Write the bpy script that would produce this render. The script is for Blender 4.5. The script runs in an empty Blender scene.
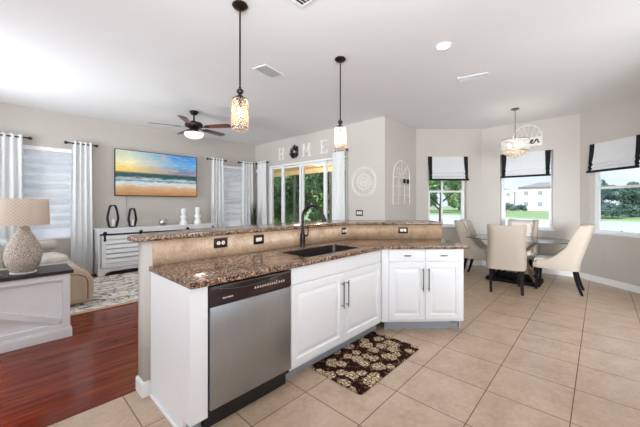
import bpy, bmesh, math, random
from mathutils import Vector, Matrix
random.seed(7)
SC = bpy.context.scene
COL = SC.collection
PI = math.pi

# ------------------------------------------------------------------ camera, sky, sun, fill lights, exposure
CAM_H = 1.37
cam_d = bpy.data.cameras.new('camera')
cam_d.sensor_width = 36.0
cam_d.lens = 36.0 * 299.0 / 640.0
cam_d.shift_y = -(213.5 - 204.0) / 640.0
cam_d.clip_start = 0.05
cam_d.clip_end = 600
cam = bpy.data.objects.new('camera', cam_d)
COL.objects.link(cam)
cam.location = (0, 0, CAM_H)
cam.rotation_euler = (PI / 2, 0, math.radians(43.1) - PI / 2)
SC.camera = cam

SC.view_settings.view_transform = 'Standard'
SC.view_settings.look = 'None'
SC.view_settings.gamma = 1.0
SC.view_settings.use_curve_mapping = False
SC.view_settings.exposure = 0.16
SC.cycles.use_denoising = True
SC.cycles.max_bounces = 10
SC.cycles.diffuse_bounces = 6
SC.cycles.transparent_max_bounces = 24
SC.cycles.sample_clamp_indirect = 6.0
SC.cycles.caustics_reflective = False
SC.cycles.caustics_refractive = False

world = bpy.data.worlds.new('sky')
SC.world = world
world.use_nodes = True
wn, wl = world.node_tree.nodes, world.node_tree.links
wn.clear()
w_out = wn.new('ShaderNodeOutputWorld')
w_bg = wn.new('ShaderNodeBackground')
w_tc = wn.new('ShaderNodeTexCoord')
w_sep = wn.new('ShaderNodeSeparateXYZ')
w_ramp = wn.new('ShaderNodeValToRGB')
w_noise = wn.new('ShaderNodeTexNoise')
w_mix = wn.new('ShaderNodeMix')
w_mix.data_type = 'RGBA'
w_cr = wn.new('ShaderNodeValToRGB')
wl.new(w_tc.outputs['Generated'], w_sep.inputs[0])
wl.new(w_sep.outputs['Z'], w_ramp.inputs[0])
e = w_ramp.color_ramp.elements
e[0].position, e[0].color = 0.0, (0.66, 0.77, 0.92, 1)
e[1].position, e[1].color = 0.55, (0.34, 0.52, 0.86, 1)
w_noise.inputs['Scale'].default_value = 3.2
w_noise.inputs['Detail'].default_value = 5
wl.new(w_tc.outputs['Generated'], w_noise.inputs['Vector'])
wl.new(w_noise.outputs['Fac'], w_cr.inputs[0])
w_cr.color_ramp.elements[0].position = 0.46
w_cr.color_ramp.elements[1].position = 0.66
wl.new(w_cr.outputs[0], w_mix.inputs['Factor'])
wl.new(w_ramp.outputs[0], w_mix.inputs['A'])
w_mix.inputs['B'].default_value = (0.82, 0.86, 0.91, 1)
wl.new(w_mix.outputs['Result'], w_bg.inputs['Color'])
w_bg.inputs['Strength'].default_value = 1.15
wl.new(w_bg.outputs[0], w_out.inputs[0])


def lamp(name, kind, loc, energy, color=(1, 1, 1), rot=(0, 0, 0), size=0.1, size_y=None, shape=None, spread=None):
    d = bpy.data.lights.new(name, kind)
    d.energy = energy
    d.color = color
    if kind == 'AREA':
        d.shape = shape or 'RECTANGLE'
        d.size = size
        if size_y:
            d.size_y = size_y
        if spread:
            d.spread = spread
    elif kind == 'POINT':
        d.shadow_soft_size = size
    elif kind == 'SUN':
        d.angle = math.radians(1.5)
    o = bpy.data.objects.new(name, d)
    COL.objects.link(o)
    o.location = loc
    o.rotation_euler = rot
    return o


# the sun stands beyond the far left of the house, high up, so none of the rear windows gets direct sun
lamp('sun', 'SUN', (0, 0, 20), 4.8, (1, 0.97, 0.92), (math.radians(48), 0, math.radians(-110)))
# area fills added in unseen window openings behind and left of the camera
FILL_TINT = (0.88, 0.95, 1.0)
lamp('kitchen_fill', 'AREA', (1.2, -3.54, 1.75), 26, FILL_TINT, (PI / 2, 0, 0), 3.4, 1.8)
lamp('breakfast_fill', 'AREA', (-2.54, -0.6, 1.75), 24, FILL_TINT, (PI / 2, 0, -PI / 2), 2.8, 1.8)
lamp('living_fill', 'AREA', (-2.54, 4.4, 1.6), 50, FILL_TINT, (PI / 2, 0, -PI / 2), 2.8, 1.8)


def aimed(name, loc, to, energy, sx, sy, spread):
    o = lamp(name, 'AREA', loc, energy, FILL_TINT, (0, 0, 0), sx, sy, spread=math.radians(spread))
    o.rotation_euler = (Vector(to) - Vector(loc)).to_track_quat('-Z', 'Y').to_euler()
    return o


# unseen fills added to brighten the ceiling and the bay walls
aimed('kitchen_ceiling_fill', (-0.9, -0.9, 1.9), (2.8, 2.4, 4.5), 112, 2.6, 1.4, 105)
aimed('dining_fill', (2.4, -1.5, 1.5), (7.0, 0.8, 1.6), 40, 1.4, 1.2, 110)
aimed('bay_wall_fill', (2.2, -1.5, 1.35), (7.2, -0.25, 0.55), 24, 1.0, 0.8, 55)  # added fill that lifts the low wall under the right window
aimed('living_ceiling_fill', (-2.0, 5.6, 1.7), (4.0, 5.0, 3.4), 52, 1.0, 1.6, 95)


# ------------------------------------------------------------------ materials
def lin(c):
    r = []
    for v in c:
        v = v / 255.0
        r.append(v / 12.92 if v <= 0.04045 else ((v + 0.055) / 1.055) ** 2.4)
    return (r[0], r[1], r[2], 1)


class NT:
    def __init__(s, name):
        s.m = bpy.data.materials.new(name)
        s.m.use_nodes = True
        s.n, s.l = s.m.node_tree.nodes, s.m.node_tree.links
        s.n.clear()
        s.out = s.n.new('ShaderNodeOutputMaterial')

    def new(s, t, **kw):
        x = s.n.new(t)
        for k, v in kw.items():
            if k in x.inputs:
                x.inputs[k].default_value = v
            else:
                setattr(x, k, v)
        return x

    def link(s, a, b):
        s.l.new(a, b)

    def math(s, op, a, b=None):
        x = s.n.new('ShaderNodeMath')
        x.operation = op
        for i, v in enumerate((a, b)):
            if v is None:
                continue
            if isinstance(v, (int, float)):
                x.inputs[i].default_value = v
            else:
                s.l.new(v, x.inputs[i])
        return x.outputs[0]

    def ramp(s, fac, stops, interp='LINEAR'):
        x = s.n.new('ShaderNodeValToRGB')
        x.color_ramp.interpolation = interp
        el = x.color_ramp.elements
        while len(el) < len(stops):
            el.new(0.5)
        for q, (p, c) in zip(el, stops):
            q.position = p
            q.color = c if len(c) == 4 else (*c, 1)
        s.l.new(fac, x.inputs[0])
        return x.outputs[0]

    def mix(s, fac, a, b, blend='MIX'):
        x = s.n.new('ShaderNodeMix')
        x.data_type = 'RGBA'
        x.blend_type = blend
        for key, v in (('Factor', fac), ('A', a), ('B', b)):
            if isinstance(v, (int, float)):
                x.inputs[key].default_value = v
            elif isinstance(v, tuple):
                x.inputs[key].default_value = v
            else:
                s.l.new(v, x.inputs[key])
        return x.outputs['Result']

    def obj(s):
        return s.n.new('ShaderNodeTexCoord').outputs['Object']

    def mapping(s, vec, loc=(0, 0, 0), rot=(0, 0, 0), scale=(1, 1, 1)):
        x = s.n.new('ShaderNodeMapping')
        x.inputs['Location'].default_value = loc
        x.inputs['Rotation'].default_value = rot
        x.inputs['Scale'].default_value = scale
        s.l.new(vec, x.inputs['Vector'])
        return x.outputs[0]

    def noise(s, vec, scale, detail=3, rough=0.5, dist=0.0):
        x = s.new('ShaderNodeTexNoise', Scale=scale, Detail=detail, Roughness=rough, Distortion=dist)
        s.l.new(vec, x.inputs['Vector'])
        return x.outputs['Fac']

    def bump(s, h, strength=0.2, dist=0.01):
        x = s.new('ShaderNodeBump', Strength=strength, Distance=dist)
        s.l.new(h, x.inputs['Height'])
        return x.outputs[0]

    def principled(s, color, rough=0.5, metal=0.0, normal=None, **kw):
        b = s.n.new('ShaderNodeBsdfPrincipled')
        if isinstance(color, tuple):
            b.inputs['Base Color'].default_value = color
        else:
            s.l.new(color, b.inputs['Base Color'])
        if isinstance(rough, (int, float)):
            b.inputs['Roughness'].default_value = rough
        else:
            s.l.new(rough, b.inputs['Roughness'])
        b.inputs['Metallic'].default_value = metal
        for k, v in kw.items():
            b.inputs[k.replace('_', ' ')].default_value = v
        if normal is not None:
            s.l.new(normal, b.inputs['Normal'])
        s.l.new(b.outputs[0], s.out.inputs[0])
        return b


def plain(name, rgb, rough=0.5, metal=0.0, var=0.04, scale=20, bump=0.0, **kw):
    t = NT(name)
    v = t.obj()
    n = t.noise(v, scale, 3)
    c = lin(rgb)
    lo = tuple(max(0, x * (1 - var)) for x in c[:3]) + (1,)
    hi = tuple(min(1, x * (1 + var)) for x in c[:3]) + (1,)
    col = t.ramp(n, [(0.3, lo), (0.7, hi)])
    t.principled(col, rough, metal, t.bump(n, bump) if bump else None, **kw)
    return t.m


M = {}
M['wall'] = plain('greige_wall_paint', (193, 186, 179), 0.75, var=0.012, scale=1.5)
M['ceiling'] = plain('ceiling_paint', (232, 232, 233), 0.85, var=0.01, scale=1.2, bump=0.02)
M['trim'] = plain('white_trim_paint', (236, 236, 236), 0.4, var=0.01)
M['cabinet'] = plain('white_cabinet_paint', (234, 234, 236), 0.35, var=0.01)
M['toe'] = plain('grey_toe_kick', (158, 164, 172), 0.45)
M['dark_toe'] = plain('black_toe_kick', (22, 20, 20), 0.4)
M['bronze'] = plain('oil_rubbed_bronze', (32, 22, 18), 0.35, 0.4)
M['plate'] = plain('bronze_wall_plate', (44, 26, 20), 0.35, 0.2)
M['ivory'] = plain('ivory_plastic', (232, 222, 210), 0.35)
M['nickel'] = plain('brushed_nickel', (120, 116, 112), 0.32, 0.9)
M['chrome'] = plain('chrome', (190, 190, 192), 0.15, 1.0)
M['black'] = plain('black_metal', (24, 23, 23), 0.4, 0.2)
M['black_plastic'] = plain('dark_control_panel', (40, 24, 22), 0.22)
M['sink'] = plain('dark_composite_sink', (26, 20, 19), 0.35, scale=200, var=0.3)
M['white_cer'] = plain('white_ceramic', (236, 236, 234), 0.3)
M['leg_dark'] = plain('espresso_wood', (14, 9, 9), 0.6, var=0.2, scale=30, Specular_IOR_Level=0.15)
M['white_plastic'] = plain('white_plastic', (238, 238, 238), 0.35)
M['vent_gap'] = plain('pale_vent_gap', (196, 196, 197), 0.7)
M['vent_dark'] = plain('dark_vent_gap', (70, 70, 72), 0.7)
M['linen'] = plain('chair_linen', (214, 206, 197), 0.85, var=0.06, scale=160, bump=0.05)
M['linen_back'] = plain('taupe_chair_linen', (174, 161, 148), 0.85, var=0.06, scale=160, bump=0.05)
M['curtain'] = plain('white_curtain_cloth', (226, 228, 231), 0.8, var=0.03, scale=90)
M['leather'] = plain('beige_leather', (190, 172, 148), 0.5, var=0.06, scale=12, bump=0.06)
M['sofa_grey'] = plain('pale_grey_upholstery', (196, 190, 182), 0.75, var=0.06, scale=40)
M['pillow'] = plain('pale_blue_pillow', (214, 222, 222), 0.85, var=0.05, scale=14)
M['script'] = plain('black_script_paint', (10, 9, 9), 0.9)
M['barn_white'] = plain('white_painted_wood', (228, 228, 229), 0.45, var=0.02, scale=8)
M['white_wood'] = plain('whitewashed_wood', (228, 223, 217), 0.6, var=0.06, scale=30)
M['dark_top'] = plain('charcoal_wood_top', (46, 43, 43), 0.45, var=0.15, scale=14, Specular_IOR_Level=0.25)
M['shutter'] = plain('blind_white', (244, 244, 244), 0.45)
M['leaf_pot'] = plain('grass_blade_green', (44, 62, 34), 0.5, var=0.3, scale=30)
M['post'] = plain('slate_post_paint', (92, 92, 98), 0.5)
M['pot'] = plain('grey_planter', (90, 88, 86), 0.6)
M['trunk'] = plain('tree_bark', (74, 66, 58), 0.9, var=0.3, scale=12)
M['lanai'] = plain('cream_lanai_soffit', (236, 214, 168), 0.7)
M['deck'] = plain('lanai_pavers', (170, 150, 130), 0.7, var=0.1, scale=3)
M['house'] = plain('pale_stucco', (236, 222, 220), 0.85, var=0.02)
M['roof'] = plain('grey_roof_tiles', (150, 142, 142), 0.85, var=0.1, scale=2)
M['house_glass'] = plain('dark_house_glass', (160, 166, 178), 0.2)


def emis(name, rgb, strength):
    t = NT(name)
    x = t.new('ShaderNodeEmission', Color=lin(rgb), Strength=strength)
    t.link(x.outputs[0], t.out.inputs[0])
    return t.m


M['bulb'] = emis('lit_warm_bulb', (255, 226, 180), 6)
M['can_glow'] = emis('lit_downlight', (255, 252, 245), 6)
M['fan_glow'] = emis('lit_fan_glass', (255, 244, 222), 1.5)

# window glass: clear with a fresnel reflection
t = NT('window_glass')
tr = t.new('ShaderNodeBsdfTransparent', Color=(0.985, 0.99, 0.99, 1))
gl = t.new('ShaderNodeBsdfGlossy', Roughness=0.02)
fr = t.new('ShaderNodeFresnel', IOR=1.35)
mx = t.new('ShaderNodeMixShader')
bf = t.new('ShaderNodeNewGeometry').outputs['Backfacing']
t.link(t.math('MULTIPLY', fr.outputs[0], t.math('SUBTRACT', 1.0, bf)), mx.inputs[0]); t.link(tr.outputs[0], mx.inputs[1]); t.link(gl.outputs[0], mx.inputs[2])
t.link(mx.outputs[0], t.out.inputs[0])
M['glass'] = t.m
t = NT('table_glass')
tr = t.new('ShaderNodeBsdfTransparent', Color=(0.80, 0.85, 0.84, 1))
gl = t.new('ShaderNodeBsdfGlossy', Roughness=0.03)
fr = t.new('ShaderNodeFresnel', IOR=2.1)
mx = t.new('ShaderNodeMixShader')
bf = t.new('ShaderNodeNewGeometry').outputs['Backfacing']
t.link(t.math('MULTIPLY', fr.outputs[0], t.math('SUBTRACT', 1.0, bf)), mx.inputs[0]); t.link(tr.outputs[0], mx.inputs[1]); t.link(gl.outputs[0], mx.inputs[2])
t.link(mx.outputs[0], t.out.inputs[0])
M['table_glass'] = t.m
M['glass_edge'] = plain('dark_glass_edge', (60, 76, 74), 0.15)

# crystal beads and sheer drum
t = NT('crystal_bead')
a = t.new('ShaderNodeBsdfTranslucent', Color=lin((255, 240, 220)))
b = t.new('ShaderNodeBsdfGlossy', Color=(1, 0.95, 0.9, 1), Roughness=0.08)
c = t.new('ShaderNodeBsdfTransparent', Color=(1, 0.97, 0.93, 1))
m1 = t.new('ShaderNodeMixShader', Fac=0.35); m2 = t.new('ShaderNodeMixShader', Fac=0.45)
t.link(a.outputs[0], m1.inputs[1]); t.link(b.outputs[0], m1.inputs[2])
t.link(m1.outputs[0], m2.inputs[1]); t.link(c.outputs[0], m2.inputs[2])
t.link(m2.outputs[0], t.out.inputs[0])
M['bead'] = t.m
t = NT('sheer_drum_mesh')
a = t.new('ShaderNodeBsdfTranslucent', Color=lin((205, 203, 200)))
b = t.new('ShaderNodeBsdfDiffuse', Color=lin((205, 203, 200)))
c = t.new('ShaderNodeBsdfTransparent')
m1 = t.new('ShaderNodeMixShader', Fac=0.5); m2 = t.new('ShaderNodeMixShader')
t.link(a.outputs[0], m1.inputs[1]); t.link(b.outputs[0], m1.inputs[2])
uv = t.mapping(t.obj(), scale=(1, 1, 1))
sp = t.new('ShaderNodeSeparateXYZ'); t.link(uv, sp.inputs[0])
ang = t.math('ARCTAN2', sp.outputs['Y'], sp.outputs['X'])
w1 = t.math('SINE', t.math('ADD', t.math('MULTIPLY', ang, 40.0), t.math('MULTIPLY', sp.outputs['Z'], 160.0)))
w2 = t.math('SINE', t.math('SUBTRACT', t.math('MULTIPLY', ang, 40.0), t.math('MULTIPLY', sp.outputs['Z'], 160.0)))
fac = t.math('ADD', t.math('MULTIPLY', t.math('MULTIPLY', w1, w2), 0.25), 0.62)
t.link(fac, m2.inputs[0])
t.link(m1.outputs[0], m2.inputs[1]); t.link(c.outputs[0], m2.inputs[2])
t.link(m2.outputs[0], t.out.inputs[0])
M['sheer'] = t.m

# floor tile
t = NT('tan_floor_tile')
v = t.obj()
br = t.new('ShaderNodeTexBrick', offset=0.0, squash=1.0)
t.link(t.mapping(v, loc=(-0.596, -0.135, 0), scale=(1, 1, 1)), br.inputs['Vector'])
br.inputs['Scale'].default_value = 1.0
br.inputs['Brick Width'].default_value = 0.4615
br.inputs['Row Height'].default_value = 0.4765
br.inputs['Mortar Size'].default_value = 0.0032
br.inputs['Mortar Smooth'].default_value = 0.1
br.inputs['Bias'].default_value = 0.0
br.inputs['Color1'].default_value = (0.46, 0.46, 0.46, 1)
br.inputs['Color2'].default_value = (0.54, 0.54, 0.54, 1)
n1 = t.noise(v, 5.0, 5, 0.6)
n2 = t.noise(v, 28.0, 4, 0.6)
base = t.ramp(t.math('ADD', t.math('MULTIPLY', n1, 0.6), t.math('MULTIPLY', n2, 0.4)),
              [(0.34, lin((176, 147, 120))), (0.52, lin((198, 171, 145))), (0.70, lin((212, 189, 165)))])
base = t.mix(1.0, base, t.mix(0.35, (1, 1, 1, 1), br.outputs['Color']), 'MULTIPLY')
col = t.mix(br.outputs['Fac'], base, lin((92, 72, 58)))
rg = t.math('ADD', t.math('MULTIPLY', n1, 0.04), t.math('ADD', 0.285, t.math('MULTIPLY', br.outputs['Fac'], 0.5)))
h = t.math('SUBTRACT', 1.0, br.outputs['Fac'])
t.principled(col, rg, 0, t.bump(h, 0.15, 0.002), IOR=1.75)
M['tile'] = t.m

# cherry wood floor, planks along x
t = NT('cherry_wood_floor')
v = t.obj()
br = t.new('ShaderNodeTexBrick', offset=0.37, squash=1.0)
t.link(v, br.inputs['Vector'])
br.inputs['Scale'].default_value = 1.0
br.inputs['Brick Width'].default_value = 1.25
br.inputs['Row Height'].default_value = 0.125
br.inputs['Mortar Size'].default_value = 0.0012
br.inputs['Color1'].default_value = (0.0, 0.0, 0.0, 1)
br.inputs['Color2'].default_value = (1, 1, 1, 1)
br.inputs['Mortar'].default_value = (0.5, 0.5, 0.5, 1)
g = t.noise(t.mapping(v, scale=(1.2, 14, 1)), 1.6, 4, 0.55, 0.6)
g2 = t.noise(t.mapping(v, scale=(2.5, 60, 1)), 2.0, 3, 0.5, 0.2)
f = t.math('ADD', t.math('MULTIPLY', g, 0.75), t.math('MULTIPLY', g2, 0.25))
f = t.math('ADD', f, t.math('MULTIPLY', t.math('SUBTRACT', br.outputs['Color'], 0.5), 0.10))
col = t.ramp(f, [(0.28, lin((74, 22, 10))), (0.45, lin((104, 36, 17))), (0.58, lin((126, 49, 25))), (0.76, lin((154, 72, 42)))])
col = t.mix(br.outputs['Fac'], col, lin((48, 16, 12)))
t.principled(col, 0.13, 0, t.bump(g, 0.02, 0.002), IOR=1.4, Specular_IOR_Level=0.3)
M['wood'] = t.m


# granite
def granite(name):
    t = NT(name)
    v = t.obj()
    vo = t.new('ShaderNodeTexVoronoi', Scale=115.0, feature='F1')
    vv = t.new('ShaderNodeVectorMath', operation='ADD')
    nn = t.new('ShaderNodeTexNoise', Scale=30.0)
    t.link(v, nn.inputs['Vector'])
    sc = t.new('ShaderNodeVectorMath', operation='SCALE'); sc.inputs['Scale'].default_value = 0.03
    t.link(nn.outputs['Color'], sc.inputs[0])
    t.link(v, vv.inputs[0]); t.link(sc.outputs[0], vv.inputs[1])
    t.link(vv.outputs[0], vo.inputs['Vector'])
    sp = t.new('ShaderNodeSeparateColor'); t.link(vo.outputs['Color'], sp.inputs[0])
    n = t.noise(v, 16, 4, 0.6)
    f = t.math('ADD', t.math('MULTIPLY', sp.outputs[0], 0.6), t.math('MULTIPLY', n, 0.4))
    col = t.ramp(f, [(0.22, lin((40, 26, 20))), (0.34, lin((74, 50, 39))), (0.46, lin((102, 73, 57))), (0.60, lin((134, 102, 82))), (0.74, lin((180, 152, 128)))])
    n3 = t.noise(v, 90, 2)
    col = t.mix(t.ramp(n3, [(0.62, (0, 0, 0)), (0.68, (1, 1, 1))]), col, lin((28, 18, 16)))
    t.principled(col, 0.16, 0, None, IOR=1.5)
    return t.m


M['granite'] = granite('brown_granite')

# travertine splash
t = NT('travertine_splash')
v = t.obj()
sp = t.new('ShaderNodeSeparateXYZ'); t.link(v, sp.inputs[0])
n = t.noise(v, 9, 5, 0.6); n2 = t.noise(v, 60, 3)
col = t.ramp(t.math('ADD', t.math('MULTIPLY', n, 0.6), t.math('MULTIPLY', n2, 0.4)),
             [(0.34, lin((166, 136, 108))), (0.55, lin((198, 168, 140))), (0.72, lin((214, 190, 164)))])
along = t.math('SUBTRACT', sp.outputs['X'], sp.outputs['Y'])
gx = t.math('ABSOLUTE', t.math('SUBTRACT', t.math('FRACT', t.math('DIVIDE', along, 0.152)), 0.5))
gz = t.math('ABSOLUTE', t.math('SUBTRACT', t.math('FRACT', t.math('DIVIDE', t.math('SUBTRACT', sp.outputs['Z'], 0.93), 0.152)), 0.5))
g = t.math('GREATER_THAN', t.math('MAXIMUM', gx, gz), 0.49)
col = t.mix(t.math('MULTIPLY', g, 0.45), col, lin((150, 124, 100)))
t.principled(col, 0.4, 0, t.bump(n2, 0.1, 0.003))
M['splash'] = t.m

# stainless
t = NT('brushed_stainless')
v = t.obj()
n = t.noise(t.mapping(v, scale=(160, 2, 2)), 2.0, 3, 0.5)
n2 = t.noise(v, 2.5, 2)
col = t.ramp(t.math('ADD', t.math('MULTIPLY', n, 0.4), t.math('MULTIPLY', n2, 0.6)), [(0.3, lin((152, 153, 154))), (0.7, lin((176, 177, 178)))])
t.principled(col, t.math('ADD', 0.3, t.math('MULTIPLY', n, 0.12)), 0.9, None, Anisotropic=0.4)
M['steel'] = t.m

# kitchen mat
t = NT('floral_brown_mat')
v = t.obj()
nz = t.new('ShaderNodeTexNoise', Scale=26.0, Detail=2.0); t.link(v, nz.inputs['Vector'])
sc = t.new('ShaderNodeVectorMath', operation='SCALE'); sc.inputs['Scale'].default_value = 0.05
t.link(nz.outputs['Color'], sc.inputs[0])
ad = t.new('ShaderNodeVectorMath', operation='ADD'); t.link(v, ad.inputs[0]); t.link(sc.outputs[0], ad.inputs[1])
vo = t.new('ShaderNodeTexVoronoi', Scale=8.5, feature='F1', Randomness=0.75); vo.voronoi_dimensions = '2D'
t.link(ad.outputs[0], vo.inputs['Vector'])
vo2 = t.new('ShaderNodeTexVoronoi', Scale=34.0, feature='DISTANCE_TO_EDGE'); vo2.voronoi_dimensions = '2D'
t.link(ad.outputs[0], vo2.inputs['Vector'])
spc = t.new('ShaderNodeSeparateColor'); t.link(vo.outputs['Color'], spc.inputs[0])
thr = t.math('ADD', 0.30, t.math('MULTIPLY', spc.outputs[0], 0.26))
fl = t.math('LESS_THAN', vo.outputs['Distance'], thr)
pet = t.math('GREATER_THAN', vo2.outputs['Distance'], 0.09)
lf = t.math('LESS_THAN', t.noise(v, 30, 2), 0.40)
vo3 = t.math('MULTIPLY', fl, pet)
tone = t.ramp(t.noise(v, 60, 2), [(0.35, lin((150, 124, 96))), (0.65, lin((222, 202, 172)))])
col = t.mix(t.math('MULTIPLY', lf, 0.7), lin((40, 19, 15)), lin((118, 90, 66)))
col = t.mix(vo3, col, tone)
t.principled(col, 0.95, Specular_IOR_Level=0.1)
M['mat'] = t.m

# living rug
t = NT('scrolled_area_rug')
v = t.obj()
n1 = t.noise(t.mapping(v, scale=(1.0, 1.6, 1)), 1.5, 2, 0.5, 1.8)
n2 = t.noise(t.mapping(v, loc=(4, 2, 0), scale=(1.2, 1.6, 1)), 2.0, 2, 0.5, 2.2)
l1 = t.math('LESS_THAN', t.math('ABSOLUTE', t.math('SUBTRACT', n1, 0.5)), 0.022)
l2 = t.math('LESS_THAN', t.math('ABSOLUTE', t.math('SUBTRACT', n2, 0.46)), 0.028)
pile = t.noise(v, 150, 2)
col = t.mix(t.math('MULTIPLY', pile, 0.3), lin((236, 230, 222)), lin((205, 198, 190)))
col = t.mix(t.math('MULTIPLY', l2, 0.8), col, lin((140, 134, 132)))
col = t.mix(t.math('MULTIPLY', l1, 0.85), col, lin((82, 76, 76)))
t.principled(col, 0.95, 0, t.bump(pile, 0.3, 0.004))
M['rug'] = t.m
M['rug_edge'] = plain('tan_rug_border', (188, 160, 128), 0.9, var=0.08, scale=80)

# lamp base (woven texture) and shade
t = NT('carved_beige_ceramic')
v = t.obj()
vo = t.new('ShaderNodeTexVoronoi', Scale=75.0, feature='DISTANCE_TO_EDGE'); t.link(v, vo.inputs['Vector'])
f = t.ramp(vo.outputs['Distance'], [(0.02, (0, 0, 0)), (0.28, (1, 1, 1))])
col = t.mix(f, lin((140, 120, 104)), lin((236, 226, 214)))
t.principled(col, 0.6, 0, t.bump(f, 0.5, 0.01))
M['lamp_base'] = t.m
t = NT('lattice_lamp_shade')
v = t.obj()
sp = t.new('ShaderNodeSeparateXYZ'); t.link(v, sp.inputs[0])
ang = t.math('ARCTAN2', sp.outputs['Y'], sp.outputs['X'])
w1 = t.math('SINE', t.math('ADD', t.math('MULTIPLY', ang, 36.0), t.math('MULTIPLY', sp.outputs['Z'], 190.0)))
w2 = t.math('SINE', t.math('SUBTRACT', t.math('MULTIPLY', ang, 36.0), t.math('MULTIPLY', sp.outputs['Z'], 190.0)))
f = t.math('GREATER_THAN', t.math('MAXIMUM', w1, w2), 0.86)
col = t.mix(t.math('MULTIPLY', f, 0.75), lin((222, 208, 194)), lin((244, 238, 230)))
d = t.new('ShaderNodeBsdfDiffuse'); tl = t.new('ShaderNodeBsdfTranslucent'); mx = t.new('ShaderNodeMixShader', Fac=0.4)
t.link(col, d.inputs[0]); t.link(col, tl.inputs[0])
t.link(d.outputs[0], mx.inputs[1]); t.link(tl.outputs[0], mx.inputs[2]); t.link(mx.outputs[0], t.out.inputs[0])
M['lamp_shade'] = t.m

# curtain cloth lets some daylight through
t = NT('sheer_white_curtain')
v = t.obj()
col = t.ramp(t.noise(v, 120, 2), [(0.3, lin((240, 240, 240))), (0.7, lin((248, 248, 248)))])
d = t.new('ShaderNodeBsdfDiffuse'); tl = t.new('ShaderNodeBsdfTranslucent'); mx = t.new('ShaderNodeMixShader', Fac=0.3)
t.link(col, d.inputs[0]); t.link(col, tl.inputs[0])
t.link(d.outputs[0], mx.inputs[1]); t.link(tl.outputs[0], mx.inputs[2]); t.link(mx.outputs[0], t.out.inputs[0])
M['curtain'] = t.m
t = NT('white_blind_slat')
v = t.obj()
col = t.ramp(t.noise(v, 10, 2), [(0.3, lin((240, 240, 242))), (0.7, lin((250, 250, 250)))])
d = t.new('ShaderNodeBsdfDiffuse'); tl = t.new('ShaderNodeBsdfTranslucent'); mx = t.new('ShaderNodeMixShader', Fac=0.62)
t.link(col, d.inputs[0]); t.link(col, tl.inputs[0])
t.link(d.outputs[0], mx.inputs[1]); t.link(tl.outputs[0], mx.inputs[2]); t.link(mx.outputs[0], t.out.inputs[0])
M['slat'] = t.m
t = NT('sheer_shade_panel')
v = t.obj()
col = t.ramp(t.noise(v, 200, 2), [(0.3, lin((226, 227, 230))), (0.7, lin((238, 239, 241)))])
d = t.new('ShaderNodeBsdfDiffuse'); tl = t.new('ShaderNodeBsdfTranslucent'); mx = t.new('ShaderNodeMixShader', Fac=0.5)
tp = t.new('ShaderNodeBsdfTransparent'); mx2 = t.new('ShaderNodeMixShader', Fac=0.3)
t.link(col, d.inputs[0]); t.link(col, tl.inputs[0])
t.link(d.outputs[0], mx.inputs[1]); t.link(tl.outputs[0], mx.inputs[2])
t.link(mx.outputs[0], mx2.inputs[1]); t.link(tp.outputs[0], mx2.inputs[2]); t.link(mx2.outputs[0], t.out.inputs[0])
M['sheer_panel'] = t.m
t = NT('roman_shade_fabric')
v = t.obj()
col = t.ramp(t.noise(v, 140, 2), [(0.3, lin((226, 226, 228))), (0.7, lin((238, 238, 240)))])
d = t.new('ShaderNodeBsdfDiffuse'); tl = t.new('ShaderNodeBsdfTranslucent'); mx = t.new('ShaderNodeMixShader', Fac=0.25)
t.link(col, d.inputs[0]); t.link(col, tl.inputs[0])
t.link(d.outputs[0], mx.inputs[1]); t.link(tl.outputs[0], mx.inputs[2]); t.link(mx.outputs[0], t.out.inputs[0])
M['roman'] = t.m

# fan blade wood
t = NT('walnut_fan_blade')
v = t.obj()
n = t.noise(t.mapping(v, scale=(3, 30, 3)), 2.0, 4)
col = t.ramp(n, [(0.3, lin((66, 34, 24))), (0.7, lin((120, 72, 52)))])
t.principled(col, 0.3)
M['blade'] = t.m

# TV picture: beach at sunset (local x across, z up)
t = NT('beach_sunset_screen')
v = t.obj()
sp = t.new('ShaderNodeSeparateXYZ'); t.link(v, sp.inputs[0])
X_, Z_ = sp.outputs['X'], sp.outputs['Z']
nA = t.noise(t.mapping(v, scale=(2.2, 1, 7)), 2.0, 5, 0.6, 0.5)
nB = t.noise(t.mapping(v, loc=(3, 0, 1), scale=(2.0, 1, 10)), 2.6, 5, 0.65, 0.6)
xn = t.math('ADD', t.math('MULTIPLY', X_, 0.6), 0.5)
hori = t.math('DIVIDE', Z_, 0.47)
hz = t.math('ADD', t.math('MULTIPLY', hori, 0.5), 0.5)
skyL = t.ramp(hz, [(0.50, lin((250, 196, 96))), (0.60, lin((252, 222, 120))), (0.74, lin((246, 238, 190))), (0.90, lin((206, 222, 196)))])
skyR = t.ramp(hz, [(0.50, lin((176, 148, 150))), (0.60, lin((112, 140, 178))), (0.74, lin((106, 176, 226))), (0.95, lin((64, 150, 224)))])
sky = t.mix(t.ramp(t.math('ADD', xn, t.math('MULTIPLY', t.math('SUBTRACT', nA, 0.5), 0.5)), [(0.1, (0, 0, 0)), (0.75, (1, 1, 1))]), skyL, skyR)
sky = t.mix(t.ramp(nB, [(0.54, (0, 0, 0)), (0.64, (0.8, 0.8, 0.8))]), sky, lin((238, 188, 140)))
sea = t.ramp(t.math('ADD', hz, t.math('MULTIPLY', t.math('SUBTRACT', nB, 0.5), 0.16)),
             [(0.24, lin((150, 178, 196))), (0.30, lin((222, 232, 236))), (0.34, lin((98, 136, 156))), (0.38, lin((196, 210, 208))), (0.42, lin((62, 98, 104))), (0.48, lin((40, 84, 92))), (0.53, lin((110, 128, 122)))])
sand = t.ramp(t.math('ADD', hz, t.math('MULTIPLY', t.math('SUBTRACT', nA, 0.5), 0.2)),
              [(0.02, lin((186, 132, 86))), (0.14, lin((206, 164, 120))), (0.22, lin((214, 186, 160))), (0.27, lin((240, 236, 230))), (0.31, lin((180, 194, 206)))])
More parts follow.
